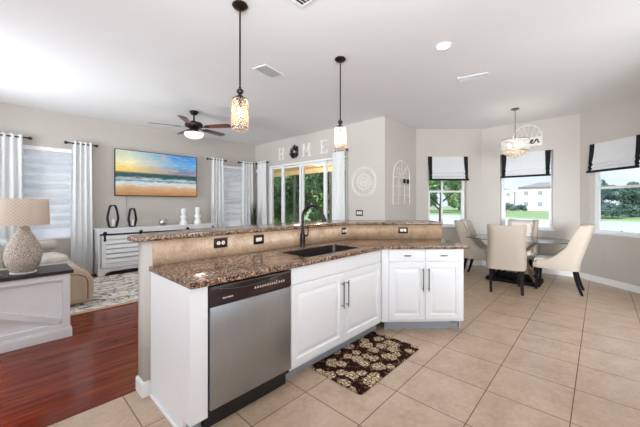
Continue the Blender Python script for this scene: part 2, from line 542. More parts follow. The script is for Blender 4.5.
hs = t.math('ADD', hz, t.math('MULTIPLY', t.math('SUBTRACT', nA, 0.5), 0.12))
img = t.mix(t.ramp(hs, [(0.24, (0, 0, 0)), (0.29, (1, 1, 1))]), sand, sea)
img = t.mix(t.ramp(hz, [(0.515, (0, 0, 0)), (0.535, (1, 1, 1))]), img, sky)
em = t.new('ShaderNodeEmission', Strength=0.85); t.link(img, em.inputs[0])
gls = t.new('ShaderNodeBsdfGlossy', Roughness=0.25, Color=(0.03, 0.03, 0.03, 1))
adds = t.new('ShaderNodeAddShader')
t.link(em.outputs[0], adds.inputs[0]); t.link(gls.outputs[0], adds.inputs[1]); t.link(adds.outputs[0], t.out.inputs[0])
M['tv_screen'] = t.m


# outside
def leafmat(name, a, b, c):
    t = NT(name)
    v = t.obj()
    n = t.noise(v, 1.3, 3); n2 = t.noise(v, 9.0, 2)
    f = t.math('ADD', t.math('MULTIPLY', n, 0.5), t.math('MULTIPLY', n2, 0.5))
    col = t.ramp(f, [(0.35, lin(a)), (0.5, lin(b)), (0.66, lin(c))])
    d = t.new('ShaderNodeBsdfDiffuse'); tl = t.new('ShaderNodeBsdfTranslucent'); mx = t.new('ShaderNodeMixShader', Fac=0.35)
    t.link(col, d.inputs[0]); t.link(col, tl.inputs[0])
    t.link(d.outputs[0], mx.inputs[1]); t.link(tl.outputs[0], mx.inputs[2]); t.link(mx.outputs[0], t.out.inputs[0])
    return t.m


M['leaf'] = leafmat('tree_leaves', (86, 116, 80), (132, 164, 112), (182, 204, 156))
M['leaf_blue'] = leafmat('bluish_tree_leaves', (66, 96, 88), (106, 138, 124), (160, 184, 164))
t = NT('lawn_grass')
v = t.obj()
n = t.noise(v, 0.3, 4); n2 = t.noise(v, 8, 3)
col = t.ramp(t.math('ADD', t.math('MULTIPLY', n, 0.5), t.math('MULTIPLY', n2, 0.5)), [(0.35, lin((128, 154, 104))), (0.65, lin((160, 184, 132)))])
t.principled(col, 0.9)
M['grass'] = t.m
t = NT('lake_water')
v = t.obj()
n = t.noise(t.mapping(v, scale=(0.6, 1.5, 1)), 1.5, 3)
t.principled(lin((214, 220, 236)), 0.4, 0, t.bump(n, 0.4, 0.05))  # pale blue-white base paints in the sky's reflection
M['water'] = t.m


# ------------------------------------------------------------------ mesh helpers
class MB:
    def __init__(s):
        s.b = bmesh.new()

    def _merge(s, t, mi=0, mat=None):
        if mat is not None:
            t.transform(mat)
        for f in t.faces:
            f.material_index = mi
        me = bpy.data.meshes.new('tmp')
        t.to_mesh(me); t.free()
        s.b.from_mesh(me)
        bpy.data.meshes.remove(me)
        return s

    def box(s, x0, x1, y0, y1, z0, z1, bev=0.0, mi=0, seg=2, mat=None):
        t = bmesh.new()
        bmesh.ops.create_cube(t, size=1.0)
        t.transform(Matrix.Translation(((x0 + x1) / 2, (y0 + y1) / 2, (z0 + z1) / 2)) @ Matrix.Diagonal((abs(x1 - x0), abs(y1 - y0), abs(z1 - z0), 1)))
        if bev > 0:
            bmesh.ops.bevel(t, geom=t.edges[:], offset=bev, segments=seg, profile=0.5, affect='EDGES')
        return s._merge(t, mi, mat)

    def cyl(s, p0, p1, r0, r1=None, n=16, mi=0, caps=True):
        p0, p1 = Vector(p0), Vector(p1)
        d = p1 - p0
        t = bmesh.new()
        bmesh.ops.create_cone(t, cap_ends=caps, segments=n, radius1=r0, radius2=r0 if r1 is None else r1, depth=d.length)
        q = Vector((0, 0, 1)).rotation_difference(d.normalized()).to_matrix().to_4x4()
        return s._merge(t, mi, Matrix.Translation((p0 + p1) / 2) @ q)

    def sph(s, c, r, sx=1, sy=1, sz=1, n=10, mi=0):
        t = bmesh.new()
        bmesh.ops.create_uvsphere(t, u_segments=n, v_segments=max(4, n // 2 + 1), radius=r)
        return s._merge(t, mi, Matrix.Translation(c) @ Matrix.Diagonal((sx, sy, sz, 1)))

    def ico(s, c, r, sub=1, mi=0):
        t = bmesh.new()
        bmesh.ops.create_icosphere(t, subdivisions=sub, radius=r)
        return s._merge(t, mi, Matrix.Translation(c))

    def lathe(s, prof, c=(0, 0, 0), n=24, mi=0, close=True):
        b = s.b
        rings = []
        for r, z in prof:
            if r < 1e-5:
                rings.append([b.verts.new((c[0], c[1], c[2] + z))])
            else:
                rings.append([b.verts.new((c[0] + r * math.cos(2 * PI * i / n), c[1] + r * math.sin(2 * PI * i / n), c[2] + z)) for i in range(n)])
        for A, B in zip(rings, rings[1:]):
            for i in range(n):
                j = (i + 1) % n
                if len(A) == 1 and len(B) == 1:
                    continue
                if len(A) == 1:
                    f = b.faces.new((A[0], B[j], B[i]))
                elif len(B) == 1:
                    f = b.faces.new((A[i], A[j], B[0]))
                else:
                    f = b.faces.new((A[i], A[j], B[j], B[i]))
                f.material_index = mi
        return s

    def tube(s, path, r, n=10, closed=False, mi=0):
        b = s.b
        P = [Vector(p) for p in path]
        R = r if isinstance(r, (list, tuple)) else [r] * len(P)
        rings = []
        up = None
        N = len(P)
        for i, p in enumerate(P):
            if closed:
                d = (P[(i + 1) % N] - P[i - 1]).normalized()
            else:
                d = (P[min(i + 1, N - 1)] - P[max(i - 1, 0)]).normalized()
            if up is None:
                a = Vector((0, 0, 1)) if abs(d.z) < 0.9 else Vector((1, 0, 0))
                up = (a - d * a.dot(d)).normalized()
            else:
                up = (up - d * up.dot(d)).normalized()
            w = d.cross(up)
            rings.append([b.verts.new(p + (up * math.cos(2 * PI * k / n) + w * math.sin(2 * PI * k / n)) * R[i]) for k in range(n)])
        pairs = list(zip(rings, rings[1:]))
        if closed:
            pairs.append((rings[-1], rings[0]))
        for A, B in pairs:
            for k in range(n):
                f = b.faces.new((A[k], A[(k + 1) % n], B[(k + 1) % n], B[k]))
                f.material_index = mi
        if not closed:
            for R_ in (rings[0], rings[-1]):
                f = b.faces.new(R_); f.material_index = mi
        return s

    def poly(s, pts, mi=0):
        f = s.b.faces.new([s.b.verts.new(p) for p in pts])
        f.material_index = mi
        return s

    def grid(s, pts, mi=0):
        """pts[i][j] -> quads"""
        vs = [[s.b.verts.new(p) for p in row] for row in pts]
        for i in range(len(vs) - 1):
            for j in range(len(vs[0]) - 1):
                f = s.b.faces.new((vs[i][j], vs[i][j + 1], vs[i + 1][j + 1], vs[i + 1][j]))
                f.material_index = mi
        return vs

    def prism(s, outline, z0, z1, holes=(), bev=0.0, mi=0):
        cu = bpy.data.curves.new('tmp', 'CURVE')
        cu.dimensions = '2D'
        cu.fill_mode = 'BOTH'
        cu.extrude = (z1 - z0) / 2 - bev
        cu.bevel_depth = bev
        cu.bevel_resolution = 2
        if bev:
            cu.offset = -bev
        for ol in [outline] + list(holes):
            sp = cu.splines.new('POLY')
            sp.points.add(len(ol) - 1)
            for p, q in zip(sp.points, ol):
                p.co = (q[0], q[1], 0, 1)
            sp.use_cyclic_u = True
        o = bpy.data.objects.new('tmp', cu)
        me = bpy.data.meshes.new_from_object(o)
        t = bmesh.new(); t.from_mesh(me)
        bmesh.ops.remove_doubles(t, verts=t.verts[:], dist=1e-5)
        bpy.data.objects.remove(o); bpy.data.curves.remove(cu); bpy.data.meshes.remove(me)
        return s._merge(t, mi, Matrix.Translation((0, 0, (z0 + z1) / 2)))

    def panel(s, x0, x1, z0, z1, loops, mi=0):
        """stepped relief facing -y; loops = (inset, y) from the back edge to the middle"""
        b = s.b
        prev = None
        for ins, y in loops:
            ring = [b.verts.new(p) for p in ((x0 + ins, y, z0 + ins), (x1 - ins, y, z0 + ins), (x1 - ins, y, z1 - ins), (x0 + ins, y, z1 - ins))]
            if prev:
                for i in range(4):
                    f = b.faces.new((prev[i], prev[(i + 1) % 4], ring[(i + 1) % 4], ring[i])); f.material_index = mi
            else:
                b.faces.new(list(reversed(ring)))
            prev = ring
        f = b.faces.new(prev); f.material_index = mi
        return s

    def xf(s, m):
        s.b.transform(m)
        return s

    def build(s, name, mats, parent=None, smooth=35, fix=True):
        if fix:
            bmesh.ops.recalc_face_normals(s.b, faces=s.b.faces[:])
        me = bpy.data.meshes.new(name)
        s.b.to_mesh(me); s.b.free()
        if not isinstance(mats, (list, tuple)):
            mats = [mats]
        for m in mats:
            me.materials.append(M[m] if isinstance(m, str) else m)
        if smooth:
            for p in me.polygons:
                p.use_smooth = True
            me.set_sharp_from_angle(angle=math.radians(smooth))
        o = bpy.data.objects.new(name, me)
        COL.objects.link(o)
        if parent is not None:
            o.parent = parent
        return o


def tag(o, label, cat, group=None, kind=None):
    o['label'] = label
    o['category'] = cat
    if group:
        o['group'] = group
    if kind:
        o['kind'] = kind
    return o


def thing(name, label, cat, loc=(0, 0, 0), rz=0.0, group=None):
    o = bpy.data.objects.new(name, None)
    o.empty_display_size = 0.1
    COL.objects.link(o)
    o.location = loc
    o.rotation_euler = (0, 0, rz)
    return tag(o, label, cat, group)


def struct(o):
    o['kind'] = 'structure'
    return o


def copy_tree(o, parent=None):
    c = o.copy()
    COL.objects.link(c)
    if parent is not None:
        c.parent = parent
    for ch in list(o.children):
        copy_tree(ch, c)
    return c


def arc(cx, cy, r, a0, a1, n):
    return [(cx + r * math.cos(a0 + (a1 - a0) * i / n), cy + r * math.sin(a0 + (a1 - a0) * i / n)) for i in range(n + 1)]


def rrect(x0, x1, y0, y1, r, n=6):
    return (arc(x1 - r, y1 - r, r, 0, PI / 2, n) + arc(x0 + r, y1 - r, r, PI / 2, PI, n)
            + arc(x0 + r, y0 + r, r, PI, 1.5 * PI, n) + arc(x1 - r, y0 + r, r, 1.5 * PI, 2 * PI, n))


# ------------------------------------------------------------------ room shell
CEIL = 3.05
TV_Y, SL_X, BAY_X = 7.25, 5.02, 7.37
cA, cB, cC, cD, cE = (5.02, 7.25), (5.02, 3.0), (6.36, 3.0), (7.37, 1.93), (7.37, 0.27)
cF = (6.36, -0.80)
INSIDE = Vector((3.0, 1.5))


def wall(name, p, q, openings=(), th=0.2, e0=0.0, e1=0.0, flip=False):
    """p->q inner face, thickness away from the room; openings (s0, s1, z0, z1)"""
    P, Q = Vector(p), Vector(q)
    d = (Q - P); Ln = d.length; d.normalize()
    nrm = Vector((d.y, -d.x))
    if (INSIDE - P).dot(nrm) > 0:
        nrm = -nrm
    if flip:
        nrm = -nrm
    ang = math.atan2(d.y, d.x)
    sgn = 1 if (Vector((-d.y, d.x)).dot(nrm) > 0) else -1
    m = MB()
    cuts = sorted({-e0, Ln + e1} | {o[0] for o in openings} | {o[1] for o in openings})
    for a, b in zip(cuts, cuts[1:]):
        mid = (a + b) / 2
        op = [o for o in openings if o[0] < mid < o[1]]
        y0, y1 = (0, th) if sgn > 0 else (-th, 0)
        if not op:
            m.box(a, b, y0, y1, 0, CEIL)
        else:
            o = op[0]
            if o[2] > 0:
                m.box(a, b, y0, y1, 0, o[2])
            m.box(a, b, y0, y1, o[3], CEIL)
    m.xf(Matrix.Translation((p[0], p[1], 0)) @ Matrix.Rotation(ang, 4, 'Z'))
    o = m.build(name, 'wall', smooth=0)
    struct(o)
    return P, d, nrm, ang


def baseboard(name, p, q, h=0.105, th=0.014, gaps=()):
    P, Q = Vector(p), Vector(q)
    d = (Q - P); Ln = d.length; d.normalize()
    ins = Vector((-d.y, d.x))
    if (INSIDE - P).dot(ins) < 0:
        ins = -ins
    sgn = 1 if Vector((-d.y, d.x)).dot(ins) > 0 else -1
    m = MB()
    for a, b in [(0, Ln)] if not gaps else gaps:
        y0, y1 = (0, th) if sgn > 0 else (-th, 0)
        m.box(a, b, y0, y1, 0, h - 0.012)
        m.box(a, b, y0 * 0.6, y1 * 0.6, h - 0.012, h)
    m.xf(Matrix.Translation((p[0], p[1], 0)) @ Matrix.Rotation(math.atan2(d.y, d.x), 4, 'Z'))
    struct(m.build(name, 'trim', smooth=0))


# floors
m = MB()
m.prism([(-2.7, -3.7), (7.6, -3.7), (7.6, 3.2), (5.02, 3.2), (5.02, 2.505), (-2.7, 2.505)], -0.1, 0.0)
struct(m.build('floor', 'tile', smooth=0))
m = MB()
m.prism([(-2.7, 2.505), (5.02, 2.505), (5.02, 3.2), (5.22, 3.2), (5.22, 7.45), (-2.7, 7.45)], -0.1, 0.0)
struct(m.build('floor_living', 'wood', smooth=0))
m = MB()
m.prism([(-2.7, -3.7), (7.7, -3.7), (7.7, 3.1), (5.22, 3.1), (5.22, 7.45), (-2.7, 7.45)], CEIL, CEIL + 0.12)
struct(m.build('ceiling', 'ceiling', smooth=0))

OPA = (0.13, 1.03, 0.74, 2.40)
OPB = (3.80, 4.70, 0.74, 2.40)
wall('wall_left', (-2.5, TV_Y), cA, [(OPA[0] + 2.5, OPA[1] + 2.5, 0.74, 2.40), (OPB[0] + 2.5, OPB[1] + 2.5, 0.74, 2.40)], e0=0.2, e1=0.2)
SY0, SY1, SZ = 3.91, 6.66, 2.41
wall('wall_back', cA, cB, [(TV_Y - SY1, TV_Y - SY0, 0.0, SZ)], e0=0.0)
wall('wall_nook', cB, cC, e0=-0.2, e1=0.08)
Ld = (Vector(cD) - Vector(cC)).length
W1 = (0.27, 1.13, 0.86, 2.425)
frame1 = wall('wall_bay_left', cC, cD, [W1], e1=0.08)
W2 = (1.93 - 1.57, 1.93 - 0.665, 0.86, 2.425)
frame2 = wall('wall_bay_middle', cD, cE, [W2], e1=0.08)
W3 = (0.19, 1.07, 0.86, 2.425)
frame3 = wall('wall_bay_right', cE, cF, [W3], e1=0.08)
wall('wall_right', cF, (4.4, -0.8), e1=0.0)
wall('wall_right_return', (4.4, -0.8), (4.4, -3.5), e0=-0.2)
wall('wall_kitchen', (4.4, -3.5), (-2.5, -3.5), [(1.4, 5.0, 0.75, 2.75)], e0=0.2, e1=0.2)
wall('wall_entry', (-2.5, -3.5), (-2.5, TV_Y), [(1.4, 4.4, 0.75, 2.75), (6.4, 9.4, 0.6, 2.6)])

baseboard('baseboard_left', (-2.5, TV_Y), cA)
baseboard('baseboard_back', cA, cB, gaps=[(0, TV_Y - SY1 - 0.02), (TV_Y - SY0 + 0.02, 4.25)])
baseboard('baseboard_nook', cB, cC)
baseboard('baseboard_bay_left', cC, cD)
baseboard('baseboard_bay_middle', cD, cE)
baseboard('baseboard_bay_right', cE, cF)


def window(name, P, d, nrm, op, rail=1.654, mull=(), sill=True, grid_top=False):
    """window set in the outer part of the wall; local x along the wall, y outward"""
    ang = math.atan2(d.y, d.x)
    e = bpy.data.objects.new(name, None)
    COL.objects.link(e)
    e.location = (P.x, P.y, 0)
    e.rotation_euler = (0, 0, ang)
    struct(e)
    sg = 1 if Vector((-d.y, d.x)).dot(nrm) > 0 else -1
    s0, s1, z0, z1 = op
    Y = lambda a, b: (min(sg * a, sg * b), max(sg * a, sg * b))
    m = MB()
    f = 0.045
    ya = Y(0.10, 0.165)
    m.box(s0, s0 + f, *ya, z0, z1, 0.004)
    m.box(s1 - f, s1, *ya, z0, z1, 0.004)
    m.box(s0 + f, s1 - f, *ya, z0, z0 + 0.05, 0.004)
    m.box(s0 + f, s1 - f, *ya, z1 - 0.05, z1, 0.004)
    yb = Y(0.11, 0.15)
    if rail:
        m.box(s0 + f, s1 - f, *yb, rail - 0.022, rail + 0.022, 0.004)
        # lower sash stiles
        yc = Y(0.095, 0.13)
        m.box(s0 + f, s0 + f + 0.03, *yc, z0 + 0.05, rail - 0.022, 0.003)
        m.box(s1 - f - 0.03, s1 - f, *yc, z0 + 0.05, rail - 0.022, 0.003)
    for x in mull:
        m.box(x - 0.018, x + 0.018, *yb, z0 + 0.05, (rail - 0.022) if rail else z1 - 0.05, 0.003)
        if rail:
            m.box(x - 0.018, x + 0.018, *yb, rail + 0.022, z1 - 0.05, 0.003)
    m.build('window_frame', 'trim', e, smooth=0)
    g = MB()
    yg = Y(0.132, 0.138)
    g.box(s0 + f, s1 - f, *yg, z0 + 0.05, z1 - 0.05)
    g.build('pane', 'glass', e, smooth=0)
    if sill:
        k = MB()
        ys = Y(-0.03, 0.10)
        k.box(s0 + 0.002, s1 - 0.002, *Y(0, 0.10), z0, z0 + 0.012)
        k.box(s0 - 0.025, s1 + 0.025, *Y(-0.03, 0), z0 - 0.012, z0 + 0.012, 0.004)
        k.build('window_sill', 'trim', e, smooth=0)
    return e


window('window_1', *frame1[:3], W1, mull=(0.27 + 0.355,))
window('window_2', *frame2[:3], W2)
window('window_3', *frame3[:3], W3)
window('window_4', Vector((0, TV_Y)), Vector((1, 0)), Vector((0, 1)), OPA)
window('window_5', Vector((0, TV_Y)), Vector((1, 0)), Vector((0, 1)), OPB)
window('window_6', Vector((4.4, -3.5)), Vector((-1, 0)), Vector((0, -1)), (1.4, 5.0, 0.75, 2.75), rail=None, mull=(2.6, 3.8), sill=False)  # from here on, unseen windows added to carry the area fills
window('window_7', Vector((-2.5, -3.5)), Vector((0, 1)), Vector((-1, 0)), (1.4, 4.4, 0.75, 2.75), rail=None, mull=(2.4, 3.4), sill=False)
window('window_8', Vector((-2.5, -3.5)), Vector((0, 1)), Vector((-1, 0)), (6.4, 9.4, 0.6, 2.6), rail=None, mull=(7.4, 8.4), sill=False)

# sliding doors to the lanai
door = bpy.data.objects.new('door_1', None)
COL.objects.link(door)
door.location = (SL_X, 0, 0)
struct(door)
m = MB()
m.box(0.03, 0.17, SY0, SY1, SZ - 0.05, SZ, 0.003)
m.box(0.03, 0.17, SY0, SY0 + 0.04, 0, SZ - 0.05, 0.003)
m.box(0.03, 0.17, SY1 - 0.04, SY1, 0, SZ - 0.05, 0.003)
m.box(0.03, 0.17, SY0 + 0.04, SY1 - 0.04, 0, 0.025)
m.build('door_frame', 'trim', door, smooth=0)
edges = [6.62, 6.11, 5.41, 4.60, 3.95]
for k in range(4):
    b, a = edges[k], edges[k + 1]
    x0 = 0.06 if k % 2 == 0 else 0.11
    p = MB()
    st = 0.055
    a0, b0 = a - (0.05 if k < 3 else 0), b + (0.05 if k > 0 else 0)
    p.box(x0, x0 + 0.04, a0, a0 + st * 1.7, 0.03, SZ - 0.055, 0.003)
    p.box(x0, x0 + 0.04, b0 - st, b0, 0.03, SZ - 0.055, 0.003)
    p.box(x0, x0 + 0.04, a0 + st * 1.7, b0 - st, 0.03, 0.12, 0.003)
    p.box(x0, x0 + 0.04, a0 + st * 1.7, b0 - st, SZ - 0.10, SZ - 0.055, 0.003)
    pf = p.build('door_panel', 'trim', door, smooth=0)
    g = MB()
    g.box(x0 + 0.017, x0 + 0.023, a0 + st * 1.7, b0 - st, 0.12, SZ - 0.10)
    g.build('pane', 'glass', pf, smooth=0)

# pony wall of the raised bar and its tile splash
SQ2 = math.sqrt(2)
pony = [(0.695, 2.366), (3.0, 2.366), (3.88, 1.486), (3.965, 1.571), (3.05, 2.486), (0.695, 2.486)]
m = MB(); m.prism(pony, 0, 1.104)
struct(m.build('wall_peninsula', 'wall', smooth=0))
m = MB()
m.prism([(0.752, 2.366), (0.752, 2.356), (2.996, 2.356), (3.872, 1.480), (3.879, 1.487), (3.0, 2.366)], 0.925, 1.104)
struct(m.build('trim_1', 'splash', smooth=0))
m = MB()
bw = 0.014
m.box(0.695 - bw, 0.695, 2.366 - bw, 2.486 + bw, 0, 0.095)
m.box(0.695, 0.742, 2.366 - bw, 2.366, 0, 0.095)
m.box(0.695, 3.0, 2.486, 2.486 + bw, 0, 0.095)
m.box(0.695 - bw * 0.6, 0.695, 2.366 - bw * .6, 2.486 + bw * .6, 0.095, 0.105)
m.box(0.695, 0.742, 2.366 - bw * .6, 2.366, 0.095, 0.105)
struct(m.build('baseboard_peninsula', 'trim', smooth=0))
m = MB()
m.box(-2.5, 0.68, 2.485, 2.525, 0.0, 0.004)
struct(m.build('trim_2', 'wood', smooth=0))

# ------------------------------------------------------------------ peninsula cabinets
FY = 1.70           # face of the doors on the main run
TK = 1.79
RAISED = [(0, 0.0), (0.0, -0.016), (0.004, -0.02), (0.055, -0.02), (0.060, -0.006), (0.074, -0.006), (0.106, -0.019), (0.110, -0.0195)]
SLABF = [(0, 0.0), (0.0, -0.014), (0.006, -0.02)]


def bar_pull(x, z0, z1, y=-0.02):
    m = MB()
    m.tube([(x, y - 0.03, z0), (x, y - 0.03, z1)], 0.0055, 10)
    for z in (z0 + 0.025, z1 - 0.025):
        m.cyl((x, y, z), (x, y - 0.03, z), 0.0048, n=10)
    return m


# end panel with the face stile beside the dishwasher
ep = thing('end_panel', 'white painted end panel closing the dishwasher end of the peninsula', 'cabinet panel', (0.735, FY, 0))
m = MB(); m.box(0, 0.018, 0.092, 0.652, 0, 0.887); m.box(0, 0.018, 0.02, 0.092, 0.10, 0.887); m.build('side_panel', 'cabinet', ep, smooth=0)
m = MB(); m.box(0, 0.107, 0.0, 0.02, 0.10, 0.887, 0.002); m.build('face_stile', 'cabinet', ep, smooth=0)
m = MB(); m.box(-0.012, 0.0, 0.09, 0.652, 0.0, 0.022, 0.004); m.build('shoe_molding', 'trim', ep, smooth=0)
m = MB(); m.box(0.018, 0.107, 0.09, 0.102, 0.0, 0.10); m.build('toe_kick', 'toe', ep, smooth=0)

# dishwasher
dw = thing('dishwasher', 'stainless dishwasher with a dark brown control strip under the granite worktop', 'dishwasher', (0.845, FY, 0))
W = 0.645
m = MB(); m.box(0.004, W - 0.004, 0.03, 0.60, 0.10, 0.880); m.build('tub_body', 'black', dw, smooth=0)
m = MB(); m.box(0.006, W - 0.006, -0.012, 0.03, 0.135, 0.752, 0.006); m.build('door_panel', 'steel', dw)
m = MB(); m.box(0.004, W - 0.004, -0.016, 0.03, 0.756, 0.878, 0.006)
cp = m.build('control_panel', 'black_plastic', dw)
m = MB()
m.box(0.02, W - 0.02, -0.0185, -0.016, 0.868, 0.8705)
cp2 = m.build('trim_strip', 'nickel', cp, smooth=0)
m = MB()
pts = []
for i in range(25):
    u = i / 24.0
    x = 0.06 + u * (W - 0.08)
    z = 0.858 - 0.028 * math.sin(PI * min(1, u * 1.1) ** 0.9) * (1 - 0.25 * u) + 0.008 * u
    pts.append((x, -0.019 - 0.004 * math.sin(PI * u), z))
m.tube(pts, 0.0022, 8)
m.box(0.21, 0.43, -0.0172, -0.016, 0.838, 0.862, 0.0)
m.build('handle', 'nickel', dw)
m = MB()
m.box(0.20, 0.44, -0.0178, -0.0158, 0.836, 0.863)
m.build('pocket', 'black', cp, smooth=0)
m = MB()
for i, w_ in enumerate((0.012, 0.006, 0.006, 0.006, 0.010, 0.008, 0.008)):
    x = 0.085 + i * 0.0105
    m.box(x, x + w_ * 0.75, -0.0172, -0.0158, 0.790, 0.798)
m.build('maker_badge', 'ivory', cp, smooth=0)
m = MB()
for i in range(13):
    x = 0.315 + i * 0.0205
    if i == 9:
        for zz in (0.800, 0.808, 0.816, 0.824):
            m.box(x, x + 0.006, -0.0172, -0.0158, zz, zz + 0.003)
        continue
    m.box(x, x + 0.012, -0.0172, -0.0158, 0.806, 0.811)
    m.box(x + 0.002, x + 0.009, -0.0172, -0.0158, 0.815, 0.818)
m.build('button_legend', 'ivory', cp, smooth=0)
m = MB(); m.box(0.004, W - 0.004, 0.05, 0.07, 0.0, 0.10); m.box(0.004, W - 0.004, 0.012, 0.05, 0.10, 0.132); m.build('toe_kick', 'dark_toe', dw, smooth=0)

# sink base cabinet
XA, XB = 1.494, 2.785
sc_ = thing('sink_cabinet', 'white raised panel sink cabinet with two tall doors in the middle of the peninsula', 'cabinet', (XA, FY, 0))
W = XB - XA
m = MB()
m.box(0.0, 0.018, 0.02, 0.64, 0.10, 0.887)
m.box(0.018, W, 0.02, 0.04, 0.10, 0.887)
m.box(0.018, W - 0.02, 0.62, 0.64, 0.10, 0.887)
m.box(0.018, W, 0.04, 0.62, 0.10, 0.12)
m.build('body', 'cabinet', sc_, smooth=0)
m = MB(); m.panel(0.006, 1.275, 0.752, 0.884, [(a, y + 0.02) for a, y in SLABF]); m.build('false_drawer_front', 'cabinet', sc_, smooth=0)
for a, b, hx in ((0.006, 0.638, 0.608), (0.643, 1.275, 0.675)):
    m = MB(); m.panel(a, b, 0.125, 0.742, [(i, y + 0.02) for i, y in RAISED])
    dr = m.build('door', 'cabinet', sc_, smooth=20)
    bar_pull(hx, 0.43, 0.675, 0.0).build('handle', 'nickel', dr)
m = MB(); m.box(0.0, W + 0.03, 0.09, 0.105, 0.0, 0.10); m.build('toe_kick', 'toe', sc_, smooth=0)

# angled drawer base
dg = thing('drawer_cabinet', 'white base cabinet with two drawers above two doors at the angled end of the peninsula', 'cabinet', (XB, FY, 0), -PI / 4)
L0 = 0.0
L1 = 0.885
m = MB()
m.box(L0 + 0.0, L1, 0.02, 0.55, 0.10, 0.887)
m.build('body', 'cabinet', dg, smooth=0)
xs = [(0.075, 0.466), (0.471, 0.862)]
for k, (a, b) in enumerate(xs):
    m = MB(); m.panel(a, b, 0.752, 0.884, [(i, y + 0.02) for i, y in SLABF]); d_ = m.build('drawer', 'cabinet', dg, smooth=0)
    c_ = (a + b) / 2
    m = MB(); m.tube([(c_ - 0.035, -0.024, 0.818), (c_ + 0.035, -0.024, 0.818)], 0.0055, 10)
    for q in (-0.02, 0.02):
        m.cyl((c_ + q, 0.0, 0.818), (c_ + q, -0.024, 0.818), 0.0045, n=8)
    m.build('drawer_pull', 'nickel', d_)
for (a, b), hx in zip(xs, (0.438, 0.500)):
    m = MB(); m.panel(a, b, 0.125, 0.742, [(i, y + 0.02) for i, y in RAISED]); d_ = m.build('door', 'cabinet', dg, smooth=20)
    bar_pull(hx, 0.44, 0.685, 0.0).build('handle', 'nickel', d_)
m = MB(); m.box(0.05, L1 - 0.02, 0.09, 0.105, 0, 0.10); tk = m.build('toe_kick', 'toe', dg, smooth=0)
m = MB(); m.box(L1 - 0.105, L1 - 0.04, 0.083, 0.0895, 0.06, 0.088, 0.002)
for z in (0.066, 0.073, 0.080):
    m.box(L1 - 0.1, L1 - 0.045, 0.081, 0.0835, z, z + 0.003)
m.build('toe_vent', 'nickel', tk, smooth=0)
m = MB(); m.box(L1 - 0.0, L1 + 0.012, 0.02, 0.09, 0.10, 0.887); m.box(L1 - 0.0, L1 + 0.012, 0.09, 0.60, 0.0, 0.887); m.build('side_panel', 'cabinet', dg, smooth=0)

# granite worktop with the sink cut-out, and raised bar top
K = 4.447
sink_hole = rrect(1.755, 2.534, 1.790, 2.167, 0.05)
top = [(0.727, 1.672), (K - 1.672, 1.672), (3.425, 1.022), (3.882, 1.478), (3.0, 2.36), (0.727, 2.36)]
m = MB(); m.prism(top, 0.888, 0.925, [list(reversed(sink_hole))], bev=0.006)
tag(m.build('granite_worktop', 'granite'), 'speckled brown granite worktop with the sink cut into it', 'countertop')
bar = [(0.69, 2.335), (2.99, 2.335), (3.862, 1.463), (4.235, 1.836)]
bar += arc(3.255, 2.82, 0.02, PI / 4, PI / 2, 2)[1:]
bar += [(1.62, 2.84), (1.30, 2.79), (1.0, 2.70), (0.80, 2.62), (0.66, 2.55), (0.625, 2.49), (0.63, 2.40), (0.655, 2.35)]
m = MB(); m.prism(bar, 1.105, 1.138, bev=0.008)
tag(m.build('granite_bar_top', 'granite'), 'long raised granite bar top on the peninsula half wall', 'bar top')

# sink
m = MB()
outer = rrect(1.757, 2.532, 1.792, 2.165, 0.049)
inner = rrect(1.766, 2.523, 1.801, 2.156, 0.042)
bot = rrect(1.79, 2.495, 1.826, 2.130, 0.06)
n = len(outer)
lv = [[(x, y, 0.921) for x, y in outer], [(x, y, 0.921) for x, y in inner], [(x, y, 0.70) for x, y in bot]]
vs = [[m.b.verts.new(p) for p in row] for row in lv]
for A, B in zip(vs, vs[1:]):
    for i in range(n):
        m.b.faces.new((A[i], A[(i + 1) % n], B[(i + 1) % n], B[i]))
m.b.faces.new(vs[-1])
under = [[m.b.verts.new((x, y, 0.68)) for x, y in outer]]
for i in range(n):
    m.b.faces.new((vs[0][i], vs[0][(i + 1) % n], under[0][(i + 1) % n], under[0][i]))
m.b.faces.new(under[0])
m.cyl((2.14, 1.98, 0.7005), (2.14, 1.98, 0.706), 0.045, n=20)
sk = m.build('kitchen_sink', 'sink')
tag(sk, 'dark brown undermount sink set in the granite worktop', 'sink')

# faucet
fc = thing('faucet', 'tall dark bronze gooseneck faucet standing behind the sink', 'faucet', (2.155, 2.265, 0.925))
m = MB(); m.lathe([(0, 0), (0.030, 0), (0.030, 0.012), (0.026, 0.03), (0.029, 0.07), (0.028, 0.115), (0.020, 0.15), (0.0155, 0.165), (0, 0.165)], n=20)
m.build('base', 'bronze', fc)
pth = [(0, 0, 0.15), (0, 0, 0.31)]
R_ = 0.115
dx, dy = 0.34, -0.94
for i in range(1, 15):
    a = PI - PI * 0.93 * i / 14
    q = R_ + R_ * math.cos(a)
    pth.append((dx * q, dy * q, 0.31 + R_ * math.sin(a)))
m = MB(); m.tube(pth, 0.0135, 12); m.build('neck', 'bronze', fc)
ex = Vector(pth[-1]); ed = (ex - Vector(pth[-2])).normalized()
m = MB(); m.cyl(ex, ex + ed * 0.045, 0.016, 0.02, 14); m.cyl(ex + ed * 0.045, ex + ed * 0.075, 0.0215, 0.0225, 14); m.build('spray_head', 'bronze', fc)
m = MB(); m.cyl((0.02, -0.01, 0.11), (0.052, -0.022, 0.115), 0.011, 0.010, 10)
m.tube([(0.05, -0.02, 0.112), (0.058, -0.024, 0.15), (0.062, -0.02, 0.19), (0.058, -0.012, 0.215)], [0.008, 0.007, 0.006, 0.005], 8)
m.build('lever_handle', 'bronze', fc)


